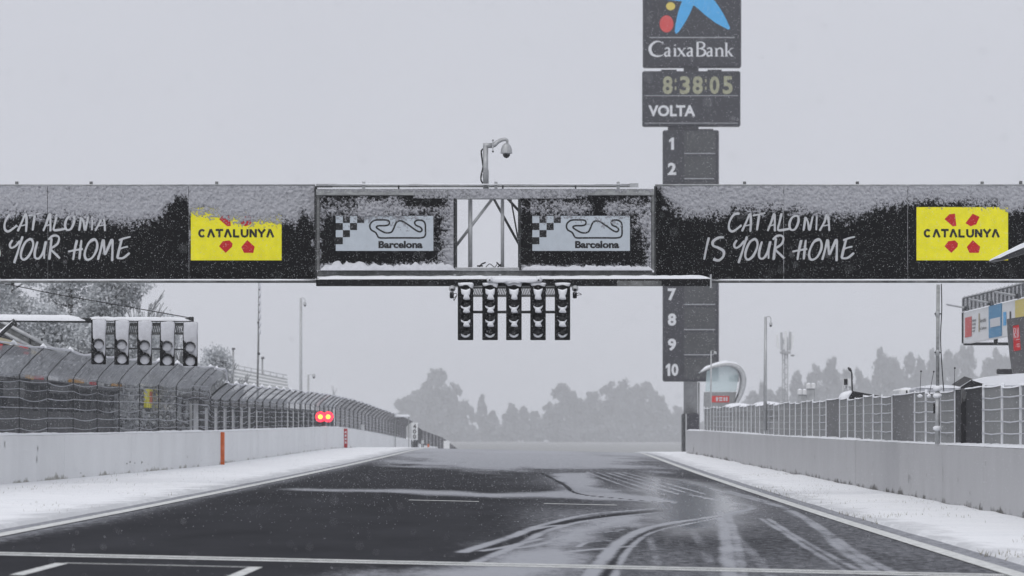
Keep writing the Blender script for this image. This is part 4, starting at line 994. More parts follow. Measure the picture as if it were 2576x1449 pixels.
for (x0, x1, y0, y1, m_) in ((368, 386, 978, 1026, 'print_yellow'), (376, 382, 985, 1015, 'orange_paint'), (394, 402, 980, 1026, 'print_yellow'), (396, 400, 990, 1012, 'orange_paint')):
    da, db = shed_x(x0, -16.7), shed_x(x1, -16.7); dm = (da + db) / 2; off = .03 if 'orange' in m_ else 0
    MB().box(-16.8 + off, -16.7 + off, da, db, V(y1, dm), V(y0, dm)).obj('sponsor_banner', m_, sh)
# pale boarded frame farther along
st2 = empty('steel_stand', (-16, 330, .1), 'pale boarded frame with dark uprights behind the middle of the left fence', 'stand')
for d in np.arange(262, 420, 7.5):
    MB().box(-16.1, -15.85, d, d + .35 + .3 * random.random(), -.3, 3.0 - (d - 262) * .002).obj('upright', 'dark_steel', st2)
    if random.random() < .8: MB().box(-16.6, -16.5, d + 1, d + 6, .2, random.choice([2.2, 2.6, 2.8])).obj('pale_board', 'white_paint', st2)
MB().box(-16.5, -15.9, 262, 420, 2.75, 2.88).obj('rail', 'dirty_steel', st2)

# sloping canopy with coloured boards, far left
ca = empty('sloping_canopy', P(80, 1083, 158), 'sloping steel stair roof above the far left fence', 'canopy')
d = 158
for (xa, ya, xb, yb4) in ((-60, 775, 182, 903), (-60, 800, 140, 905)):
    ptube('roof_rail', [P(xa, ya, d), P(xb, yb4, d)], .055, 'galvanised', ca)
MB().prism([(U(-60, d), V(778, d)), (U(178, d), V(902, d)), (U(140, d), V(904, d)), (U(-60, d), V(801, d))], d + .05, d + .09).obj('roof_sheet', 'dirty_steel', ca)
for x in (75, 105, -5): ptube('hanger', [P(x, 850, d), P(x, 920, d)], .03, 'dark_steel', ca, 6)
cbx = empty('advertising_board', P(30, 1083, 160), 'red and cream boards under the sloping roof at the left edge', 'board')
d = 160
MB().box(U(-60, d), U(74, d), d, d + .1, V(892, d), V(836, d)).obj('backing', 'dark_panel', cbx)
for k, poly in enumerate([[(-60, 832), (72, 868), (72, 880), (-60, 846)], [(46, 863), (72, 867), (70, 880), (48, 874)], [(-60, 850), (8, 866), (4, 880), (-60, 870)], [(60, 884), (74, 886), (74, 891), (60, 891)]]):
    MB().prism([(U(p[0], d), V(p[1], d)) for p in poly], d - .02 - .012 * k, d - .009 - .012 * k).obj('stripe', ['cream_board', 'red_paint', 'red_paint', 'red_paint'][k], cbx)
MB().box(U(78, d), U(106, d), d, d + .05, V(892, d), V(872, d)).obj('side_board', 'cream_board', cbx)

# red lights
d = 304.5
rlx = empty('signal_lights', (U(815, d), d, float(gz(-12, d))), 'pair of lit red signal lamps on the far left wall', 'signal')
MB().bevbox(U(795, d), U(835, d), d, d + .2, V(1060, d), V(1037, d), .03).obj('housing', 'red_paint', rlx)
for x in (806, 825.5):
    c = (U(x, d), d - .02, V(1048.5, d))
    MB().lathe(c, [(.001, -.02), (.12, -.015), (5.6 * d / F, 0)], 16, 'y').obj('lamp', 'lit_red', rlx)
    MB().lathe(c, [(5.65 * d / F, -.01), (13.0 * d / F, .015)], 16, 'y').obj('lamp_halo', 'lit_halo', rlx)  # glowing ring standing in for the halo round the lamp
for x in (797, 812): ptube('leg', [(U(x, d), d + .1, float(gz(-12, d)) + 1), (U(x, d), d + .1, V(1060, d))], .07, 'dark_steel', rlx, 6)

# bits on the far left wall
def board(name, x0, x1, y0, y1, d, m_, label, cat, foot=None):
    o_ = empty(name, (U((x0 + x1) / 2, d), d, float(gz(-12, d))), label, cat)
    MB().bevbox(U(x0, d), U(x1, d), d, d + .12, V(y1, d), V(y0, d), .02).obj('board', m_, o_)
    for x in (x0 + 1, x1 - 1): MB().box(U(x, d) - .04, U(x, d) + .04, d + .125, d + .2, float(gz(-12, d)) - .2, V(y0, d) - .05).obj('leg', 'dark_steel', o_)
    return o_
board('white_box', 907.5, 917, 1068, 1083, 372, 'white_paint', 'small white box standing on the far left wall', 'box')
b4 = board('distance_board', 1034.5, 1051, 1063.5, 1107, 470, 'white_paint', 'white 400 metre board by the far left wall', 'sign')
for k, ch in enumerate('400'): text(ch, 'board_number', 1039, 1047, 1067 + 13 * k, 1078 + 13 * k, 470, 'print_black', b4, bold=.03, dy=.01)
board('wall_marker', 1060, 1066, 1108, 1117, 520, 'white_paint', 'tiny white block past the 400 board', 'marker')
board('wall_marker', 1075, 1079.5, 1117, 1131, 540, 'orange_paint', 'tiny orange post at the far wall end', 'marker')
wf = board('frame_board', 1116, 1131, 1109, 1136, 600, 'white_paint', 'pale frame board at the end of the far left wall', 'sign')
o = empty('flat_roof_shelter', (U(1010, 440), 440, -.2), 'flat snowy roofed shelter in the far left fence', 'shelter')
MB().bevbox(U(992, 440), U(1030, 440), 440, 442, V(1049, 440), V(1043, 440), .03).obj('roof', 'snow', o)
for x in (994, 1028): MB().box(U(x - 1, 440), U(x + 1, 440), 440.2, 440.4, -1, V(1049, 440)).obj('post', 'steel', o)

# poles on the left
def cctv(name, x, ytop, d, wpx, label, arm_dx, arm_dy, base=None, m_='galvanised'):
    o_ = empty(name, (U(x, d), d, float(gz(-14, d))), label, 'pole')
    ptube('pole', [(U(x, d) - .02, d, base if base is not None else float(gz(-14, d)) - .3), P(x, ytop, d)], [wpx * .65 * d / F, wpx * .42 * d / F], m_, o_, 8)
    k = d / F
    ptube('arm', [P(*q_, d) for q_ in crom([(x, ytop + 2), (x + arm_dx * .5, ytop - 1), (x + arm_dx, ytop + 3), (x + arm_dx, ytop + arm_dy - 5)], 4)], wpx * .14 * k, m_, o_, 6)
    c = P(x + arm_dx, ytop + arm_dy, d)
    MB().lathe(c, [(.001, 7 * k), (3 * k, 6 * k), (4.4 * k, 0), (4.2 * k, -1 * k), (.001, -1.2 * k)], 10).obj('camera_housing', m_, o_)
    MB().lathe(c, [(3.2 * k, -1 * k), (2.4 * k, -4.5 * k), (.001, -5.5 * k)], 10).obj('camera_dome', 'dome_glass', o_)
    return o_
cctv('camera_pole', 757, 750, 400, 7, 'tall grey camera pole behind the left fence', 10, 16)
cctv('camera_pole', 775.5, 943, 430, 6, 'short camera pole just right of the tall one', 14, 4)
o = empty('flag_mast', (U(651, 330), 330, .2), 'thin knotted mast with snow lumps below the gantry', 'mast')
d = 330
ptube('mast', [P(648, 1090, d), P(648, 960, d), P(650, 860, d), P(653, 690, d)], [.07, .06, .055, .06], 'dirty_steel', o, 6)
for k in range(7):
    y = 712 + k * 19; ptube('snow_lump', [P(654.5, y, d - .05), P(653.5, y + 15, d - .05)], .06, 'caked_snow', o, 6)
for y in (812, 890): MB().ball(P(650.5, y, d), .09, 8).obj('clamp', 'dark_steel', o)
for (x, y0, y1, d) in ((586.5, 876, 920, 560), (660, 899, 945, 600)):
    o = empty('floodlight_pole', (U(x, d), d, -1.4), 'thin floodlight pole on the far grandstand, ' + ('left' if x < 600 else 'right') + ' one', 'pole')
    ptube('pole', [P(x, y0, d), (U(x, d), d, -2)], .09, 'grey_panel', o, 6)
    MB().box(U(x - 3, d), U(x + 5, d), d - .2, d + .2, V(y0 + 4, d), V(y0 - 1, d)).obj('lamp_head', 'dark_panel', o)
# far grandstand
gs = empty('grandstand', (U(630, 560), 560, -1.4), 'pale hazy terraced grandstand beyond the left fence', 'grandstand')
for k in range(9):
    d0 = 560 + k * 1.2; f0 = k / 8
    xa, xb = 520, 727 - 6 * f0; ya = 985 - 70 * f0; 
    vs = [P(xa, 957 - 40 * f0, d0), P(xb, 987 - 31 * f0, d0), P(xb, 1003, d0), P(xa, 1003, d0)]
    MB().prism([(q_[0], q_[2]) for q_ in vs], d0, d0 + 1.19).obj('terrace_step', 'terrace' if k % 2 else 'white_paint', gs)
MB().prism([(U(520, 575), -2), (U(725, 575), -2), (U(725, 575), V(953, 575)), (U(520, 575), V(913, 575))], 572, 573).obj('rear_wall', 'terrace', gs)
for k in range(12):
    x = 536 + k * 16; ptube('rail_post', [P(x, 916 + (x - 520) * .195, 572), P(x, 905 + (x - 520) * .195, 572)], .04, 'galvanised', gs, 5)
ptube('hand_rail', [P(525, 906, 572), P(722, 944, 572)], .04, 'galvanised', gs, 5)

# ================================================================== PIT FENCE AND THE PIT SIDE
pf = empty('pit_fence', (8.7, 100, 1.1), 'grey screen fence with snowy rails on top of the pit wall', 'fence')
pz = lambda d: float(gz(8.4, d)) + 1.30
FH = 1.16
def post_at(x):
    d_ = 120.0
    for _ in range(30): d_ = (RX(d_) + .2) * F / (x - VX)
    return d_
pxs = [2790, 2710, 2632, 2570, 2523, 2476, 2403, 2367, 2331, 2302, 2245, 2219, 2197, 2173.5, 2152, 2133, 2113, 2079, 2063, 2045, 2031, 2017]
pdist_ = [post_at(x) for x in pxs] + list(np.arange(post_at(2017) + 4.2, 292, 4.2))
HEAVY = [(2477, 2640), (2302, 2403), (2197, 2245), (2063, 2078), (1925, 1942), (1800, 1840)]
for i, d in enumerate(pdist_):
    x = RX(d) + .2; z = pz(d); hh = FH + .03 * math.sin(i * 1.7)
    MB().box(x - .03, x + .03, d - .03, d + .03, z, z + hh + .02).obj('post', 'dark_steel' if i in (5, 6) else 'galvanised', pf)
    sw_ = .034 if i in (3, 4, 5, 7, 8) else .018
    MB().bevbox(x - sw_ - .01, x + sw_ * .6, d - .06, d - .032, z + .02, z + hh + .04, .008).obj('post_snow', 'snow', pf)
    if i + 1 < len(pdist_):
        d2 = pdist_[i + 1]; x2 = RX(d2) + .2; z2 = pz(d2); xp = VX + (RX((d + d2) / 2) + .2) * F / ((d + d2) / 2)
        dark = 'pit_mesh_dark' if i == 5 else ('pit_mesh_mid' if i in (9, 16) else 'pit_mesh')
        vs = []; K = 6
        for j in range(K + 1):
            t = j / K; sag = .02 * math.sin(math.pi * t)
            for h in (0.0, hh - sag): vs.append((x + (x2 - x) * t, d + .04 + (d2 - d - .08) * t, z + (z2 - z) * t + h))
        b_ = MB(); b_.add(vs, [(2 * j, 2 * j + 1, 2 * j + 3, 2 * j + 2) for j in range(K)]); b_.obj('screen', dark, pf)
        ridge('top_snow', [(x + (x2 - x) * j / 4, d + (d2 - d) * j / 4, z + hh - .02 * math.sin(math.pi * j / 4)) for j in range(5)], .08, .03, pf, seed=i, step=.35)
        if dark == 'pit_mesh':
            hv = any(a_ <= xp <= c_ for a_, c_ in HEAVY)
            for k in range(1, 5):
                h = FH * k / 5 + .02
                MB().tube([(x - .04, d, z + h), (x - .04 + (x2 - x) / 2, (d + d2) / 2, z + (z2 - z) / 2 + h - .012 * ((i * 7 + k) % 3)), (x2 - .04, d2, z2 + h)],
                          (.014 if (i + k) % 3 else .009) if hv else .004, 5).obj('rail', 'caked_snow', pf)
# tall mast on the pit wall
d = 123.4
o = empty('steel_mast', (RX(d) + .1, d, pz(d)), 'thick steel mast with clamps rising from the pit wall', 'mast')
xm = U(2358.5, d)
ptube('lower_tube', [(xm, d, pz(d)), (xm, d, V(985, d))], .055, 'galvanised', o, 12)
ptube('upper_tube', [(xm, d, V(985, d)), P(2360, 716, d)], .038, 'steel', o, 12)
for y in (1077, 995, 977, 887, 790):
    MB().lathe(P(2358.5, y, d), [(.04, -.06), (.10 if y > 970 else .055, -.03), (.10 if y > 970 else .055, .02), (.04, .06)], 12).obj('clamp', 'snow' if y > 970 else 'galvanised', o)
    if y < 970: MB().box(U(2351, d), U(2368, d), d - .04, d + .04, V(y + 1, d), V(y - 2, d)).obj('clamp_bar', 'dark_steel', o)
MB().tube(crom([P(2368, 714, d), P(2369, 780, d), P(2366, 850, d), P(2370, 930, d), P(2374, 985, d)]), .012, 5).obj('cable', 'cable_black', o)
MB().tube([P(2350, 1015, d), P(2350, 1040, d)], .02, 6).obj('cable', 'cable_black', o)
# cable whip antennas
for k, (x, y0, y1, dx) in enumerate(((2317, 934, 996, -3), (2349, 935, 996, -12), (2402, 926, 988, -2))):
    d = 128 if k < 2 else 118.5
    o = empty('whip_antenna', P(x + dx, y1, d), ('upright thin whip antenna left of the steel mast', 'slanting thin whip antenna close by the steel mast', 'thin whip antenna right of the steel mast')[k], 'antenna')
    ptube('rod', [P(x + dx, y1, d), P(x, y0, d)], .006, 'cable_black', o, 5)
    MB().ball(P(x, y0, d), .02, 6).obj('tip', 'cable_black', o)
    if k < 2: lump('base_snow', [(x + dx - 7, y1 - 1), (x + dx, y1 - 5), (x + dx + 7, y1 - 1), (x + dx + 4, y1 + 4), (x + dx - 4, y1 + 4)], d, .08, o)
# camera poles right
cctv('camera_pole', 1926, 797, 215, 8, 'camera pole with dome hanging beside the cell mast', 13, 20, base=1.5)
cctv('camera_pole', 1789, 882, 288, 4, 'thin camera pole in front of the tower foot', 10, 8, base=1.4)
for y in (835, 870, 912, 955, 990, 1035, 1080):
    pass
# loudspeaker boxes
for (x, y0, y1, d, lab) in ((2018, 980, 1034, 196, 'lower pair of white snow-capped boxes above the pit fence'), (2040, 965, 1022, 205, 'taller pair of white snow-capped boxes above the pit fence')):
    o = empty('twin_box', P(x, y1 + 60, d), lab, 'box')
    for s2 in (-1, 1):
        MB().bevbox(U(x + s2 * 6 - 5.5, d), U(x + s2 * 6 + 5.5, d), d, d + .2, V(y0 + 13, d), V(y0, d), .02).obj('box', 'white_paint', o)
        ridge('snow_cap', [P(x + s2 * 6 - 5, y0, d + .1), P(x + s2 * 6 + 5, y0, d + .1)], .18, .05, o, seed=int(x) + s2, step=.04)
    MB().bevbox(U(x - 11, d), U(x + 11, d), d + .05, d + .15, V(y1, d), V(y0 + 13.5, d), .02).obj('bracket', 'galvanised', o)
    ptube('stand', [P(x, y1, d + .1), P(x, y1 + 60, d + .1)], .04, 'dark_steel', o, 6)
# weather hut
d = 170.0; o = empty('timing_hut', P(2140, 1083, d), 'small dark hut with snowy roof and instrument mast behind the pit fence', 'hut')
MB().bevbox(U(2137, d), U(2168, d), d, d + 1.2, .5, V(990, d), .03).obj('cabin', 'tarp_dark', o)
MB().prism([(U(2134, d), V(997, d)), (U(2143, d), V(983, d)), (U(2170, d), V(992, d)), (U(2172, d), V(1012, d)), (U(2134, d), V(1015, d))], d - .1, d - .02).obj('tarp', 'tarp_dark', o)
lump('roof_snow', [(2106, 1014), (2109, 1000), (2116, 989), (2128, 984), (2141, 982), (2143, 987), (2136, 998), (2130, 1012), (2122, 1015)], d - .1, .35, o)
ptube('boom', [P(2142, 985, d - .15), P(2180, 992, d - .15), P(2221, 999.5, d - .15)], .03, 'tarp_dark', o, 6)
lump('boom_snow', [(2170, 994), (2215, 1000), (2218, 1004), (2170, 1006)], d + .2, .1, o)
ptube('instrument_mast', [P(2144, 990, d), P(2143, 940, d), P(2139, 926, d)], .022, 'cable_black', o, 6)
b_ = MB(); b_.box(U(2123, d), U(2132, d), d - .05, d + .1, V(968, d), V(953, d)); b_.tube([P(2134, 924, d), P(2137, 930, d), P(2142, 934, d)], .03, 6); b_.obj('instrument', 'tarp_dark', o)
b_ = MB(); b_.box(U(2121, d), U(2140, d), d, d + .15, V(972, d), V(952, d)); b_.obj('instrument_case', 'white_paint', o)
b_ = MB()
for x in (2121, 2129, 2138): b_.tube([P(x, 972, d + .1), P(x, 990, d + .1)], .025, 5)
b_.obj('bracket', 'white_paint', o)
# snowy vans and tents behind the pit fence
def vehicle(x0, x1, y0, d, ln, label, hgt=1.0):
    o_ = empty('parked_van', (U((x0 + x1) / 2, d), d, .1), label, 'van')
    xa, xb = U(x0, d), U(x1, d); zt_ = V(y0, d); b_ = MB()
    sec = [(0, zt_ - .9, .02), (.5, zt_ - .35, .06), (1.3, zt_ - .08, .1), (ln, zt_ - .08, .1)]
    for (ya, z_, _), (yb5, z2_, _) in zip(sec[:-1], sec[1:]):
        b_.add([(xa, d + ya, .3), (xb, d + ya, .3), (xb, d + yb5, .3), (xa, d + yb5, .3), (xa + .1, d + ya, z_), (xb - .1, d + ya, z_), (xb - .1, d + yb5, z2_), (xa + .1, d + yb5, z2_)],
               [(4, 5, 6, 7), (0, 1, 5, 4), (3, 0, 4, 7), (1, 2, 6, 5)])
    b_.obj('body', 'white_paint', o_)
    b_ = MB(); b_.add([(xa + .15, d + .06, zt_ - .80), (xb - .15, d + .06, zt_ - .80), (xb - .2, d + .46, zt_ - .36), (xa + .2, d + .46, zt_ - .36)], [(0, 1, 2, 3)]); b_.obj('windscreen', 'lens', o_)
    yy_ = [d + .6, d + 1.3, d + ln]; ridge('roof_snow', [((xa + xb) / 2, q_, zt_ - (.3 if k == 0 else .08)) for k, q_ in enumerate(yy_)], (xb - xa) * .98, .16, o_, seed=int(x0), step=.4, rag=.1)
    for x in (xa + .1, xb - .1): MB().lathe((x, d + .9, .33), [(.32, -.1), (.32, .1)], 12, 'y').obj('wheel', 'black', o_)
    return o_
vehicle(1826, 1893, 1017, 300, 4, 'snow-covered van roof below the curved kiosk')
vehicle(1899, 1972, 1013, 262, 4, 'snow-covered van right of the curved kiosk')
o = empty('box_trailer', P(2281, 1083, 150), 'white box trailer with flat snowy roof left of the steel mast', 'trailer'); d = 150.0
MB().bevbox(U(2262, d), U(2300, d), d, d + 3, .4, V(978, d), .04).obj('body', 'white_paint', o)
MB().box(U(2279, d), U(2283, d), d - .01, d - .002, V(1000, d), V(982, d)).obj('door_gap', 'dark_steel', o)
ridge('roof_snow', [P(2263, 978, d + .8), P(2299, 978, d + .8)], 1.5, .06, o, seed=3, step=.1, rag=.2)
for x in (2266, 2296): MB().lathe((U(x, d), d + .6, .33), [(.001, -.1), (.3, -.1), (.32, 0), (.3, .1), (.001, .1)], 14, 'y').obj('wheel', 'black', o)
o = empty('pit_canopy', P(2360, 1083, 140), 'long rounded snow-covered canopy behind the steel mast', 'canopy'); d = 140.0
b_ = MB(); b_.bevbox(U(2300, d), U(2425, d), d, d + 2, V(991, d), V(974, d), .06); cb = b_.obj('roof', 'caked_snow', o)
ridge('roof_snow', [P(2300, 976, d + .6), P(2424, 976, d + .6)], 1.2, .09, cb, seed=8, step=.2, rag=.2)
for x in (2306, 2418): MB().box(U(x, d) - .05, U(x, d) + .05, d + .3, d + .4, -.2, V(990, d)).obj('post', 'steel', o)
# black gabled tent with snowy roof
d = 118.0; o = empty('gabled_tent', P(2446, 1083, d), 'black gabled tent with snowy roof at the right behind the pit fence', 'tent')
xa, xm_, xb = U(2417, d), U(2446, d), U(2475, d)
MB().prism([(xa, -.2), (xb, -.2), (xb, V(966, d)), (xm_, V(955, d)), (xa, V(974, d))], d, d + .05).obj('front_gable', 'tarp_dark', o)
ln = 7.0
b_ = MB(); b_.add([(xm_, d - .05, V(953, d)), (xb + .12, d - .05, V(967, d)), (xb + .12 + .35, d + ln, V(967, d) + .1), (xm_ + .35, d + ln, V(953, d) + .12),
                   (xm_, d - .05, V(957, d)), (xb + .12, d - .05, V(971, d)), (xb + .47, d + ln, V(971, d) + .1), (xm_ + .35, d + ln, V(957, d) + .12)], [(0, 1, 2, 3), (4, 7, 6, 5), (0, 4, 5, 1), (1, 5, 6, 2), (2, 6, 7, 3)]); b_.obj('roof', 'snow', o)
b_ = MB(); b_.add([(xm_, d - .05, V(953, d)), (xa - .03, d - .05, V(973, d)), (xa + .3, d + ln, V(973, d) + .1), (xm_ + .35, d + ln, V(953, d) + .12)], [(0, 1, 2, 3)]); b_.obj('roof', 'tarp_dark', o)
MB().box(xb - .02, xb + .02, d + .06, d + ln, -.2, V(970, d)).obj('side_wall', 'grey_panel', o)
b_ = MB()
for k in range(26):
    x = xa + (xb - xa) * (k + .5) / 26; h = V(972, d) - .02 - abs(x - xm_) * .1
    b_.box(x - .003, x + .003, d - .012, d - .004, h - .2 - .12 * random.random(), h)
b_.obj('fringe', 'galvanised', o)
o = empty('snow_canopy', P(2510, 1083, 126), 'broad snow-covered white roof beside the black tent', 'canopy'); d = 126.0
b_ = MB(); b_.prism([(U(2448, d), V(957, d)), (U(2500, d), V(946, d)), (U(2556, d), V(940, d)), (U(2640, d), V(936, d)), (U(2640, d), V(968, d)), (U(2474, d), V(970, d))], d, d + 3); b_.obj('roof', 'snow', o)
for x in (2480, 2630): MB().box(U(x, d) - .05, U(x, d) + .05, d + .3, d + .4, -.2, V(970, d)).obj('post', 'steel', o)
o = MB().bevbox(U(2509, 133), U(2560, 133), 133, 133.3, V(941, 133), V(928, 133), .02); o = o.obj('dark_crate', 'dark_panel'); tag(o, 'dark box resting on the snowy roof at the right', 'box')
o.location = (0, 0, 0)
# curved dark screen at the right edge
d = 128.0; o = empty('timing_screen', P(2600, 1083, d), 'curved dark grey screen with red sign at the right edge', 'screen')
cur = [(2536, 802), (2537, 830), (2539, 860), (2543, 895), (2548, 930), (2556, 966), (2556, 1040)]
MB().prism([(U(x, d), V(y, d)) for x, y in cur] + [(U(2680, d), V(1040, d)), (U(2680, d), V(780, d))], d, d + .35).obj('shell', 'screen_grey', o)
sg = MB().prism([(U(x, d), V(y, d)) for x, y in ((2548, 820), (2563, 817), (2568, 880), (2550, 884))], d - .012, d - .003).obj('red_sign', 'red_paint', o)
b_ = MB(); b_.ribbon([(U(x, d), V(y, d)) for x, y in crom([(2551, 850), (2550, 828), (2554, 827), (2554, 838), (2551, 840), (2556, 850)], 3)], .012, d - .014)
b_.ribbon([(U(x, d), V(y, d)) for x, y in [(2559, 850), (2558, 826), (2562, 848), (2561, 824)]], .012, d - .0155); b_.ribbon([(U(2556, d), V(855, d)), (U(2565, d), V(853, d))], .012, d - .0165)
for k in range(2): b_.ribbon([(U(2557, d), V(866 + 5 * k, d)), (U(2565, d), V(865 + 5 * k, d))], .012, d - .018)
b_.obj('sign_mark', 'print_white', sg)
# roof tip in front of the yellow sign
d = 112.0; o = empty('stand_roof', (U(2700, d), d + 1, -.1), 'snow-topped roof tip crossing the right yellow sign', 'roof')
pts = [(2504, 652), (2512, 645), (2540, 632), (2580, 616), (2680, 575)]
MB().prism([(U(x, d), V(y, d)) for x, y in pts] + [(U(2680, d), V(606, d)), (U(2580, d), V(637, d)), (U(2545, d), V(648, d)), (U(2512, d), V(655, d))], d, d + 1.6).obj('roof_slab', 'dark_panel', o)
lump_ = [(2504, 651), (2508, 646), (2525, 637), (2545, 627), (2580, 609), (2680, 566), (2680, 580), (2580, 621), (2540, 637), (2515, 649)]
MB().prism([(U(x, d), V(y, d)) for x, y in lump_], d - .04, d + 1.64).obj('roof_snow', 'snow', o)
for dd in (d + .3, d + 1.3): MB().box(U(2690, d) - .08, U(2690, d) + .08, dd - .08, dd + .08, -.2, V(598, d)).obj('post', 'steel', o)
MB().bevbox(U(2670, d), U(2720, d), d, d + 1.6, V(606, d), V(570, d), .02).obj('roof_slab', 'dark_panel', o)
# advertising board on the stand, upper right
d = 200.0; ab = empty('advertising_board', P(2520, 1083, d), 'long white sponsor board with railing above, upper right', 'billboard')
def ax(x): return 14.58 * F / (x - VX)        # the board runs parallel to the track
def AP(x, y): return P(x, y, ax(x))
def slab(name, pl, th, m_, parent, lift=0):
    b_ = MB(); f_ = [AP(*q_) for q_ in pl]; f_ = [(q_[0] - lift, q_[1], q_[2]) for q_ in f_]; k = len(f_)
    b_.add(f_ + [(q_[0] + th, q_[1], q_[2]) for q_ in f_], [tuple(range(k)), tuple(range(2 * k - 1, k - 1, -1))] + [(i, i + k, (i + 1) % k + k, (i + 1) % k) for i in range(k)])
    return b_.obj(name, m_, parent)
top = lambda x: 787 - (x - 2423.5) * .245; bot = lambda x: 864 - (x - 2423.5) * .175
bk = slab('board', [(2423.5, top(2423.5)), (2640, top(2640)), (2640, bot(2640)), (2423.5, bot(2423.5))], .25, 'white_paint', ab)
def ad(x0, x1, f0, f1, m_, lift): 
    q_ = [(x, top(x) + (bot(x) - top(x)) * f) for x, f in ((x0, f0), (x1, f0), (x1, f1), (x0, f1))]
    return slab('sponsor_field', q_, lift * .4, m_, bk, lift)
ad(2429, 2445, .18, .82, 'logo_red', .02); ad(2488.5, 2521, -.01, .98, 'board_blue', .02); ad(2493, 2518, .40, .66, 'tower_white', .035)
ad(2462.5, 2465.5, .14, .72, 'cream_board', .02); ad(2555, 2640, .02, .65, 'logo_yellow', .02); ad(2525, 2532, .28, .68, 'logo_blue', .02); ad(2541, 2544, .3, .55, 'print_black', .02)
for k, (f0, f1) in enumerate(((.3, .36), (.42, .48), (.54, .59), (.64, .68))): ad(2447, 2456 - k, f0, f1, 'grey_panel', .02)
def adtext(s_, x0, x1, f0, f1):
    def mp_(x, f):
        p = AP(x, top(x) + (bot(x) - top(x)) * f); return (p[0] - .03, p[1], p[2])
    text(s_, 'board_lettering', x0, x1, f0, f1, 1, 'dark_panel', bk, bold=.02, mapf=mp_)
adtext('Generalitat', 2466.5, 2482, .32, .44); adtext('de Catalunya', 2466.5, 2483, .58, .70)
for k in range(22):
    x = 2424 + k * 10; MB().tube([AP(x, top(x) - 3), AP(x, top(x) - 36), AP(x + 3, top(x) - 40)], .035, 5).obj('railing_bar', 'galvanised', ab)
MB().tube([AP(2423.5, top(2423.5) - 37), AP(2640, top(2640) - 37)], .04, 6).obj('top_rail', 'galvanised', ab)
MB().tube([AP(2423.5, top(2423.5) - 1), AP(2423.5, bot(2423.5))], .06, 6).obj('frame', 'dark_steel', ab)
slab('railing_mesh', [(2424, top(2424) - 2), (2640, top(2640) - 2), (2640, top(2640) - 36), (2424, top(2424) - 36)], .01, 'wire_mesh', ab, .06)
for x, y in ((2431, 775), (2492, 762), (2560, 744)):
    q_ = AP(x, y); MB().tube([(q_[0] - .5, q_[1] + 2.5, q_[2] + .18), q_], .035, 5).obj('lamp_arm', 'galvanised', ab)
    MB().lathe(AP(x + 1, y + 2), [(.001, .1), (.08, .08), (.10, -.04), (.001, -.08)], 8).obj('lamp', 'dark_steel', ab)
MB().tube([AP(2423.5, 865), P(2540, 865, 200), P(2640, 865, 200)], .06, 6).obj('lower_frame', 'dark_steel', ab)
MB().tube([P(2505, 866, 190), P(2505, 846, 190)], .07, 6).obj('frame_strut', 'dark_steel', ab)
MB().box(U(2650, d), U(2680, d), d - 30, d + 6, -.5, V(700, d)).obj('support_tower', 'grey_panel', ab)

# curved glass kiosk
d = 335.0; kz = empty('glass_kiosk', (U(1820, d), d, -.3), 'small glass-fronted control tower with swooping white roof', 'tower')
k_ = d / F
sw = crom([(1762, 937), (1780, 928), (1805, 920), (1830, 917), (1852, 922), (1866, 936), (1871, 958), (1866, 985), (1856, 1008), (1843, 1030)], 5)
wd_ = np.interp(np.linspace(0, 1, len(sw)), [0, .25, .5, .7, 1], [3, 7, 11, 12, 6])
vs = []; fs = []
for i, q_ in enumerate(sw):
    t = np.array(sw[min(i + 1, len(sw) - 1)]) - np.array(sw[max(i - 1, 0)]); t = t / np.linalg.norm(t); nn = np.array([-t[1], t[0]])
    for s2 in (-.5, .5):
        for dy_ in (0, 4.0):
            a = np.array(q_) + nn * wd_[i] * s2; p = P(a[0], a[1], d); vs.append((p[0], d - .6 + dy_, p[2]))
for i in range(len(sw) - 1):
    a, e_ = 4 * i, 4 * i + 4
    fs += [(a, a + 2, e_ + 2, e_), (a + 1, e_ + 1, e_ + 3, a + 3), (a, e_, e_ + 1, a + 1), (a + 2, a + 3, e_ + 3, e_ + 2)]
fs += [(0, 1, 3, 2), tuple(4 * (len(sw) - 1) + j for j in (0, 2, 3, 1))]
b_ = MB(); b_.add(vs, fs, True); b_.obj('swoop_roof', 'galvanised', kz)
ridge('roof_snow', [P(q_[0], q_[1] - 2.2, d + 1.2) for q_ in sw[:26:2]], 2.8, .16, kz, seed=4, step=.5)
MB().prism([(U(x, d), V(y, d)) for x, y in ((1778, 934), (1800, 925), (1830, 921), (1852, 928), (1858, 945), (1852, 985), (1774, 985))], d, d + .08).obj('window_pane', 'glass', kz)
MB().prism([(U(x, d), V(y, d)) for x, y in ((1774, 986), (1853, 986), (1846, 1020), (1836, 1075), (1780, 1075), (1773, 1030))], d - .05, d + 3).obj('lower_body', 'grey_panel', kz)
rs_ = MB().box(U(1790, d), U(1834, d), d - .09, d - .055, V(1012, d), V(996, d)).obj('red_sign', 'logo_red', kz)
for k, (x0, x1, y0, y1) in enumerate(((1801, 1806, 999, 1009), (1809, 1817, 999, 1003), (1809, 1817, 1005, 1009), (1820, 1824, 999, 1009), (1826, 1830, 999, 1009))):
    MB().box(U(x0, d), U(x1, d), d - .12, d - .091, V(y1, d), V(y0, d)).obj('sign_mark', 'print_white', rs_)
MB().box(U(1847, d), U(1859, d), d + .5, d + 1, V(960, d), V(942, d)).obj('cabinet', 'dark_panel', kz)
MB().box(U(1835, d), U(1845, d), d + .5, d + 1, V(960, d), V(946, d)).obj('cabinet', 'galvanised', kz)
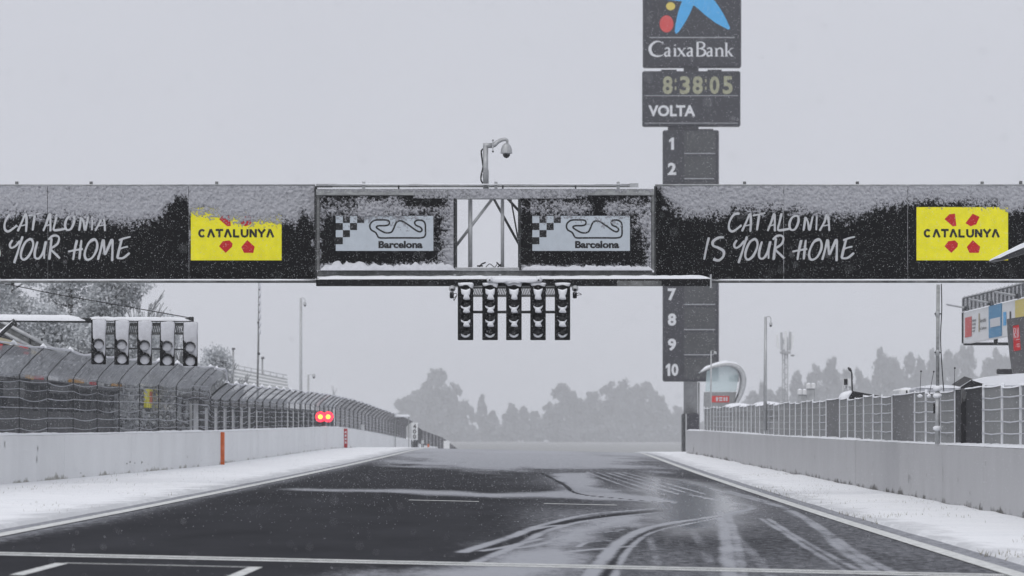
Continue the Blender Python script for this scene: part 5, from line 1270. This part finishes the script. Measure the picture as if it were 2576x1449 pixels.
# cell mast in the haze
d = 900.0; o = empty('cell_mast', (U(1975, d), d, -2), 'hazy lattice phone mast with tall white antennas', 'mast')
for s2, dy_ in ((-1, 0), (1, 0), (0, 1.2)):
    ptube('leg', [(U(1975 + s2 * 7, d), d + dy_, -2.2), (U(1975 + s2 * 6, d), d + dy_, V(850, d))], .11, 'galvanised', o, 5)
b_ = MB()
for k in range(18):
    y0 = 1070 - k * 12.4; s2 = 1 if k % 2 else -1
    b_.tube([P(1975 - s2 * 7, y0, d), P(1975 + s2 * 7, y0 - 12, d)], .07, 4)
b_.obj('lattice', 'galvanised', o)
for k, (x, y0, y1, tilt) in enumerate(((1957, 842, 877, -3), (1966, 836, 882, -1), (1976, 833, 880, 0), (1986, 835, 882, 1), (1991, 842, 876, 3))):
    MB().prism([(U(x + tilt - 3.2, d), V(y0, d)), (U(x + tilt + 3.2, d), V(y0, d)), (U(x + 3.2, d), V(y1, d)), (U(x - 3.2, d), V(y1, d))], d - .9, d - .6).obj('antenna_panel', 'galvanised' if k % 2 else 'white_paint', o)
MB().bevbox(U(1963, d), U(1989, d), d - .7, d + 1.5, V(890, d), V(884, d), .05).obj('platform', 'galvanised', o)
MB().lathe(P(1994, 894, d - 1), [(.001, -.2), (.3, -.1), (.32, .1), (.001, .15)], 10).obj('dish', 'grey_panel', o)

# ================================================================== TREES
def leaves(centres, radii, n_, size, m_, name, parent, seed, flat=.7, top_bias=.35):
    r2 = np.random.default_rng(seed); centres = np.array(centres); radii = np.array(radii)
    w_ = radii ** 2; pick = r2.choice(len(centres), n_, p=w_ / w_.sum())
    dv = r2.normal(size=(n_, 3)); dv /= np.linalg.norm(dv, axis=1)[:, None]
    rad = radii[pick] * (r2.random(n_) ** .45) * (1 + .25 * (r2.random(n_) - .3))
    c = centres[pick] + dv * rad[:, None] * np.array([1, 1, flat])
    a = r2.normal(size=(n_, 3)); a /= np.linalg.norm(a, axis=1)[:, None]
    b0 = np.cross(a, r2.normal(size=(n_, 3))); b0 /= np.linalg.norm(b0, axis=1)[:, None]
    s2 = size * (.5 + r2.random(n_))[:, None]
    q_ = np.stack([c - a * s2, c + b0 * s2 * .6, c + a * s2, c - b0 * s2 * .6], 1).reshape(-1, 3)
    ob = MB(); me = bpy.data.meshes.new(name); q_ = q_ - wloc(parent)
    me.vertices.add(len(q_)); me.vertices.foreach_set('co', q_.astype(np.float32).reshape(-1))
    me.loops.add(4 * n_); me.loops.foreach_set('vertex_index', np.arange(4 * n_, dtype=np.int32)); me.polygons.add(n_)
    me.polygons.foreach_set('loop_start', np.arange(0, 4 * n_, 4, dtype=np.int32)); me.update(calc_edges=True); me.materials.append(M[m_])
    fr = np.clip(r2.random(len(centres))[pick] * .45 + r2.random(n_) * .35 + top_bias * (dv[:, 2] * .5 + .5), 0, 1)
    at_ = me.attributes.new('frost', 'FLOAT', 'FACE'); at_.data.foreach_set('value', fr.astype(np.float32))
    o_ = bpy.data.objects.new(name, me); col.objects.link(o_); o_.parent = parent; return o_
def near_tree(x, d, h, w_, label, seed, n_=9000, low=.15):
    r2 = random.Random(seed); z0 = .1; xx = U(x, d)
    o_ = empty('frosted_tree', (xx, d, z0), label, 'tree', 'snow-frosted trees behind the left fence')
    ptube('trunk', [(xx, d, z0 - .3), (xx + .1, d, z0 + h * .5), (xx, d, z0 + h * .95)], [.26, .17, .04], 'bark', o_, 7)
    cs = []; rs = []; b_ = MB()
    for k in range(46):
        t = low + (1 - low) * r2.random(); an = r2.random() * 6.28; rr_ = w_ * (1.05 - t) ** .6 * (.25 + .75 * r2.random())
        c = (xx + rr_ * math.cos(an), d + rr_ * math.sin(an) * .8, z0 + h * t - rr_ * .1); cs.append(c); rs.append(.45 + .55 * r2.random())
        b_.tube([(xx, d, max(z0 + .4, c[2] - rr_ * .35)), ((xx + c[0]) / 2, (d + c[1]) / 2, c[2] - rr_ * .1), c], [.05, .035, .012], 4)
    b_.obj('limbs', 'frost_bark', o_); leaves(cs, rs, int(n_ * 2.4), .065, 'frosted_leaves', 'crown', o_, seed, .75)
for k, (x, d, h, w_, lab) in enumerate(((30, 236, 9.2, 3.6, 'big snow-frosted evergreen at the far left under the gantry'), (175, 246, 9.3, 3.3, 'snow-frosted evergreen just left of the lamp columns'),
        (290, 240, 8.6, 2.9, 'dense frosted evergreen behind the second left lamp column'), (110, 226, 6.0, 2.8, 'low frosted evergreen above the shed roof'), (360, 262, 6.0, 2.3, 'frosted evergreen behind the third left lamp column'),
        (245, 225, 5.4, 2.4, 'short frosted evergreen behind the first left lamp column'), (-60, 230, 8.5, 3.0, 'frosted evergreen cut by the left edge of the picture'), (505, 300, 4.6, 2.0, 'small dark frosted evergreen right of the left lamps'),
        (420, 305, 7.2, 1.8, 'pale frosted evergreen between the last two left lamp columns'), (548, 312, 5.6, 1.7, 'pale frosted evergreen right of the left lamps, highest there'))):
    near_tree(x, d, h, w_, lab, 900 + k, 8500 if k < 4 else 6000, .2)
def bare_tree(x, d, h, spread, label, seed, lv=5):
    r2 = random.Random(seed); xx = U(x, d); z0 = 0.1; o_ = empty('bare_tree', (xx, d, z0), label, 'tree', 'frosted bare trees')
    b_ = MB(); tk = MB()
    def grow(p, dr, l, r_, n_):
        q_ = p + dr * l; (tk if n_ == lv else b_).tube([p, (p + q_) / 2 + np.array([r2.gauss(0, .03), r2.gauss(0, .03), 0]) * l, q_], [max(.02, r_), max(.018, r_ * .85), max(.016, r_ * .65)], 4 if n_ < lv else 6, cap=False)
        if n_ == 0: return
        for k in range(3 if n_ > 1 else 4):
            nd = dr + np.array([r2.gauss(0, spread), r2.gauss(0, spread), abs(r2.gauss(.15, .2))]); nd /= np.linalg.norm(nd)
            st_ = p + dr * l * r2.uniform(.45, 1.0); grow(st_, nd, l * r2.uniform(.55, .85), r_ * .6, n_ - 1)
    grow(np.array([xx, d, z0 - .2]), np.array([0, 0, 1.]), h * .32, .07 + h * .008, lv)
    tk.obj('trunk', 'frost_bark', o_); b_.obj('twigs', 'frost_bark', o_)
bare_tree(392, 285, 8.6, .22, 'slender bare frosted tree rising above the fourth left lamp column', 61)
bare_tree(432, 290, 8.2, .2, 'rightmost slender bare frosted tree under the gantry', 62)
bare_tree(345, 280, 9.0, .22, 'slender bare frosted tree rising above the third left lamp column', 65)
bare_tree(538, 300, 6.6, .45, 'bushy bare frosted tree right of the left lamps', 63)
bare_tree(520, 296, 5.6, .5, 'low bushy bare tree beside the last left lamp column', 64)
bare_tree(560, 305, 5.4, .4, 'rightmost low bushy bare tree by the left lamps', 67)
bare_tree(818, 560, 6.2, .35, 'faint bare tree right of the short camera pole', 66, 4)
# distant trees in the haze
protos = []
def far_crown(seed, lobes, narrow):
    """unit crown: height 1, half width about .35"""
    r2 = random.Random(seed); cs = []; rs = []
    for k in range(lobes):
        t = r2.random() ** .8; wd = (.36 if not narrow else .2) * math.sin(math.pi * min(1, .22 + .74 * t)) ** .7
        an = r2.random() * 6.28; rr_ = wd * (r2.random() ** .5)
        cs.append((rr_ * math.cos(an), rr_ * math.sin(an), .14 + .80 * t)); rs.append((.10 + .07 * r2.random()) * (1 - .35 * t))
    return cs, rs
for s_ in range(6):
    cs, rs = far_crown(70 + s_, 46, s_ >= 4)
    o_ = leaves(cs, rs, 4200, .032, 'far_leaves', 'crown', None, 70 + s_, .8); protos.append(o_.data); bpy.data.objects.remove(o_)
b_ = MB(); b_.tube([(0, 0, -.03), (.01, 0, .4), (0, 0, .8)], [.022, .016, .005], 6)
_t = b_.obj('trunk', 'bark'); trunk_me = _t.data; bpy.data.objects.remove(_t)
ORD = ['leftmost', 'second', 'third', 'fourth', 'fifth', 'sixth', 'seventh', 'eighth', 'ninth', 'tenth', 'eleventh', 'twelfth', 'thirteenth', 'fourteenth', 'fifteenth', 'sixteenth', 'seventeenth', 'eighteenth', 'nineteenth', 'twentieth', 'twenty-first', 'twenty-second']
def far_row(lst, d0, where, group, seed):
    r2 = random.Random(seed); lst = sorted(lst)
    for k, (x, yt, wpx, pr) in enumerate(lst):
        d = d0 + r2.uniform(-60, 60); z0 = float(gz(0, d)); h = V(yt, d) - z0
        nm = ('leftmost of ' if k == 0 else ('rightmost of ' if k == len(lst) - 1 else ORD[k] + ' from the left among ')) + where
        o_ = empty('hazy_tree', (U(x, d), d, z0), nm, 'tree', group); o_.rotation_euler.z = 0
        for me_, n_ in ((trunk_me, 'trunk'), (protos[pr], 'crown')):
            c = bpy.data.objects.new(n_, me_); col.objects.link(c); c.parent = o_; wm = wpx * d / F / .74
            c.scale = (wm, wm, h); c.rotation_euler.z = r2.random() * 6.28
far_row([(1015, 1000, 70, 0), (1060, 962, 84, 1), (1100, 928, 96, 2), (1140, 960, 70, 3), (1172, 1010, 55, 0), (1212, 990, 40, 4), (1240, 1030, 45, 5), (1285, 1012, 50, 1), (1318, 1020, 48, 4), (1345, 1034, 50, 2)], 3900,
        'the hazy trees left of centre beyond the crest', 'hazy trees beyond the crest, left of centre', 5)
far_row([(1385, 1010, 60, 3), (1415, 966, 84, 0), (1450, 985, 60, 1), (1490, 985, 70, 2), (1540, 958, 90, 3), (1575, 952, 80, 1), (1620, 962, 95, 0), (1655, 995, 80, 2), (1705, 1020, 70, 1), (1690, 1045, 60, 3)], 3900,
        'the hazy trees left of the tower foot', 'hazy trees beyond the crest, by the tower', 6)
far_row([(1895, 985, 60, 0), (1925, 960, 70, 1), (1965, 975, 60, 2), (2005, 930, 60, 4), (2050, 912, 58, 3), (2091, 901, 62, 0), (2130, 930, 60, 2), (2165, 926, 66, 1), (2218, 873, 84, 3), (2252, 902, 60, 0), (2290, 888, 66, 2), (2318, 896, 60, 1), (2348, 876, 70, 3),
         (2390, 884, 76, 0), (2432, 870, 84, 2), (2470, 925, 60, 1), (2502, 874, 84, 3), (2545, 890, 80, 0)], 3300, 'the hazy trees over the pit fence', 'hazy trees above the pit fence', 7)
# low undergrowth along the foot of the far trees
cs = []; rs = []
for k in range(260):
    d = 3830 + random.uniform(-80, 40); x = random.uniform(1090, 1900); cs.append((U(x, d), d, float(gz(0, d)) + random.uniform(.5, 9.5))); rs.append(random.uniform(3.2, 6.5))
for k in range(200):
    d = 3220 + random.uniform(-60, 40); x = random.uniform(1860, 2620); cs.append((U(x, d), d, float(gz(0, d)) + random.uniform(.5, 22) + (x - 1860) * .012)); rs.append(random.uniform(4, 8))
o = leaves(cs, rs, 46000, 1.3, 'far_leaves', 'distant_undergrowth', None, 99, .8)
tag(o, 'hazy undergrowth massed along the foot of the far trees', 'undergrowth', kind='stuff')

# ================================================================== FALLING SNOW
N = 210000
dd = 70 + (132 - 70) * rng.random(N) ** .6
dd[:2600] = 18 + 45 * rng.random(2600)
px = rng.uniform(-500, 3076, N); py = rng.uniform(-250, 1560, N)
c = np.stack([(px - VX) * dd / F, dd, EYE - (py - VY) * dd / F], 1)
ok = c[:, 2] > gz(c[:, 0], dd) + .05; c = c[ok]; N = len(c)
sz = .0022 + .0036 * rng.random(N) ** 2.6
ax_ = rng.normal(size=(N, 3)) * .5 + np.array([.55, 0, -.75]); ax_ /= np.linalg.norm(ax_, axis=1)[:, None]
b0 = np.cross(ax_, rng.normal(size=(N, 3))); b0 /= np.linalg.norm(b0, axis=1)[:, None]; c0 = np.cross(ax_, b0)
el = 1.0 + 1.3 * rng.random(N)
V6 = np.stack([c + ax_ * (sz * el)[:, None], c - ax_ * (sz * el * .6)[:, None] + b0 * sz[:, None], c - ax_ * (sz * el * .6)[:, None] - b0 * (sz * .5)[:, None] + c0 * (sz * .87)[:, None],
               c - ax_ * (sz * el * .6)[:, None] - b0 * (sz * .5)[:, None] - c0 * (sz * .87)[:, None]], 1).reshape(-1, 3)
tri = np.array([(0, 1, 2), (0, 2, 3), (0, 3, 1), (1, 3, 2)])
fi = (tri[None] + 4 * np.arange(N)[:, None, None]).reshape(-1)
me = bpy.data.meshes.new('falling_snow'); me.vertices.add(len(V6)); me.vertices.foreach_set('co', V6.astype(np.float32).reshape(-1))
me.loops.add(len(fi)); me.loops.foreach_set('vertex_index', fi.astype(np.int32)); me.polygons.add(len(fi) // 3)
me.polygons.foreach_set('loop_start', np.arange(0, len(fi), 3, dtype=np.int32)); me.update(calc_edges=True)
mat('flake', (.66, .67, .70), .9, .02, 1, spec=.05); me.materials.append(M['flake'])
o = bpy.data.objects.new('falling_snow', me); col.objects.link(o); tag(o, 'small snowflakes falling through the air everywhere', 'snow', kind='stuff')

# ================================================================== HAZE
b_ = MB(); b_.box(-1500, 1500, -100, 4480, -9.5, 54); 
mh = bpy.data.materials.new('haze'); mh.use_nodes = True; hn = mh.node_tree; hn.nodes.clear()
pv = hn.nodes.new('ShaderNodeVolumePrincipled'); pv.inputs['Color'].default_value = (.95, .96, .98, 1); pv.inputs['Density'].default_value = .00025
pv.inputs['Anisotropy'].default_value = 0
hu = hn.nodes.new('ShaderNodeOutputMaterial'); hn.links.new(pv.outputs[0], hu.inputs['Volume']); M['haze'] = mh
hz = b_.obj('haze', 'haze'); tag(hz, 'pale winter haze filling the air', 'haze', kind='stuff')
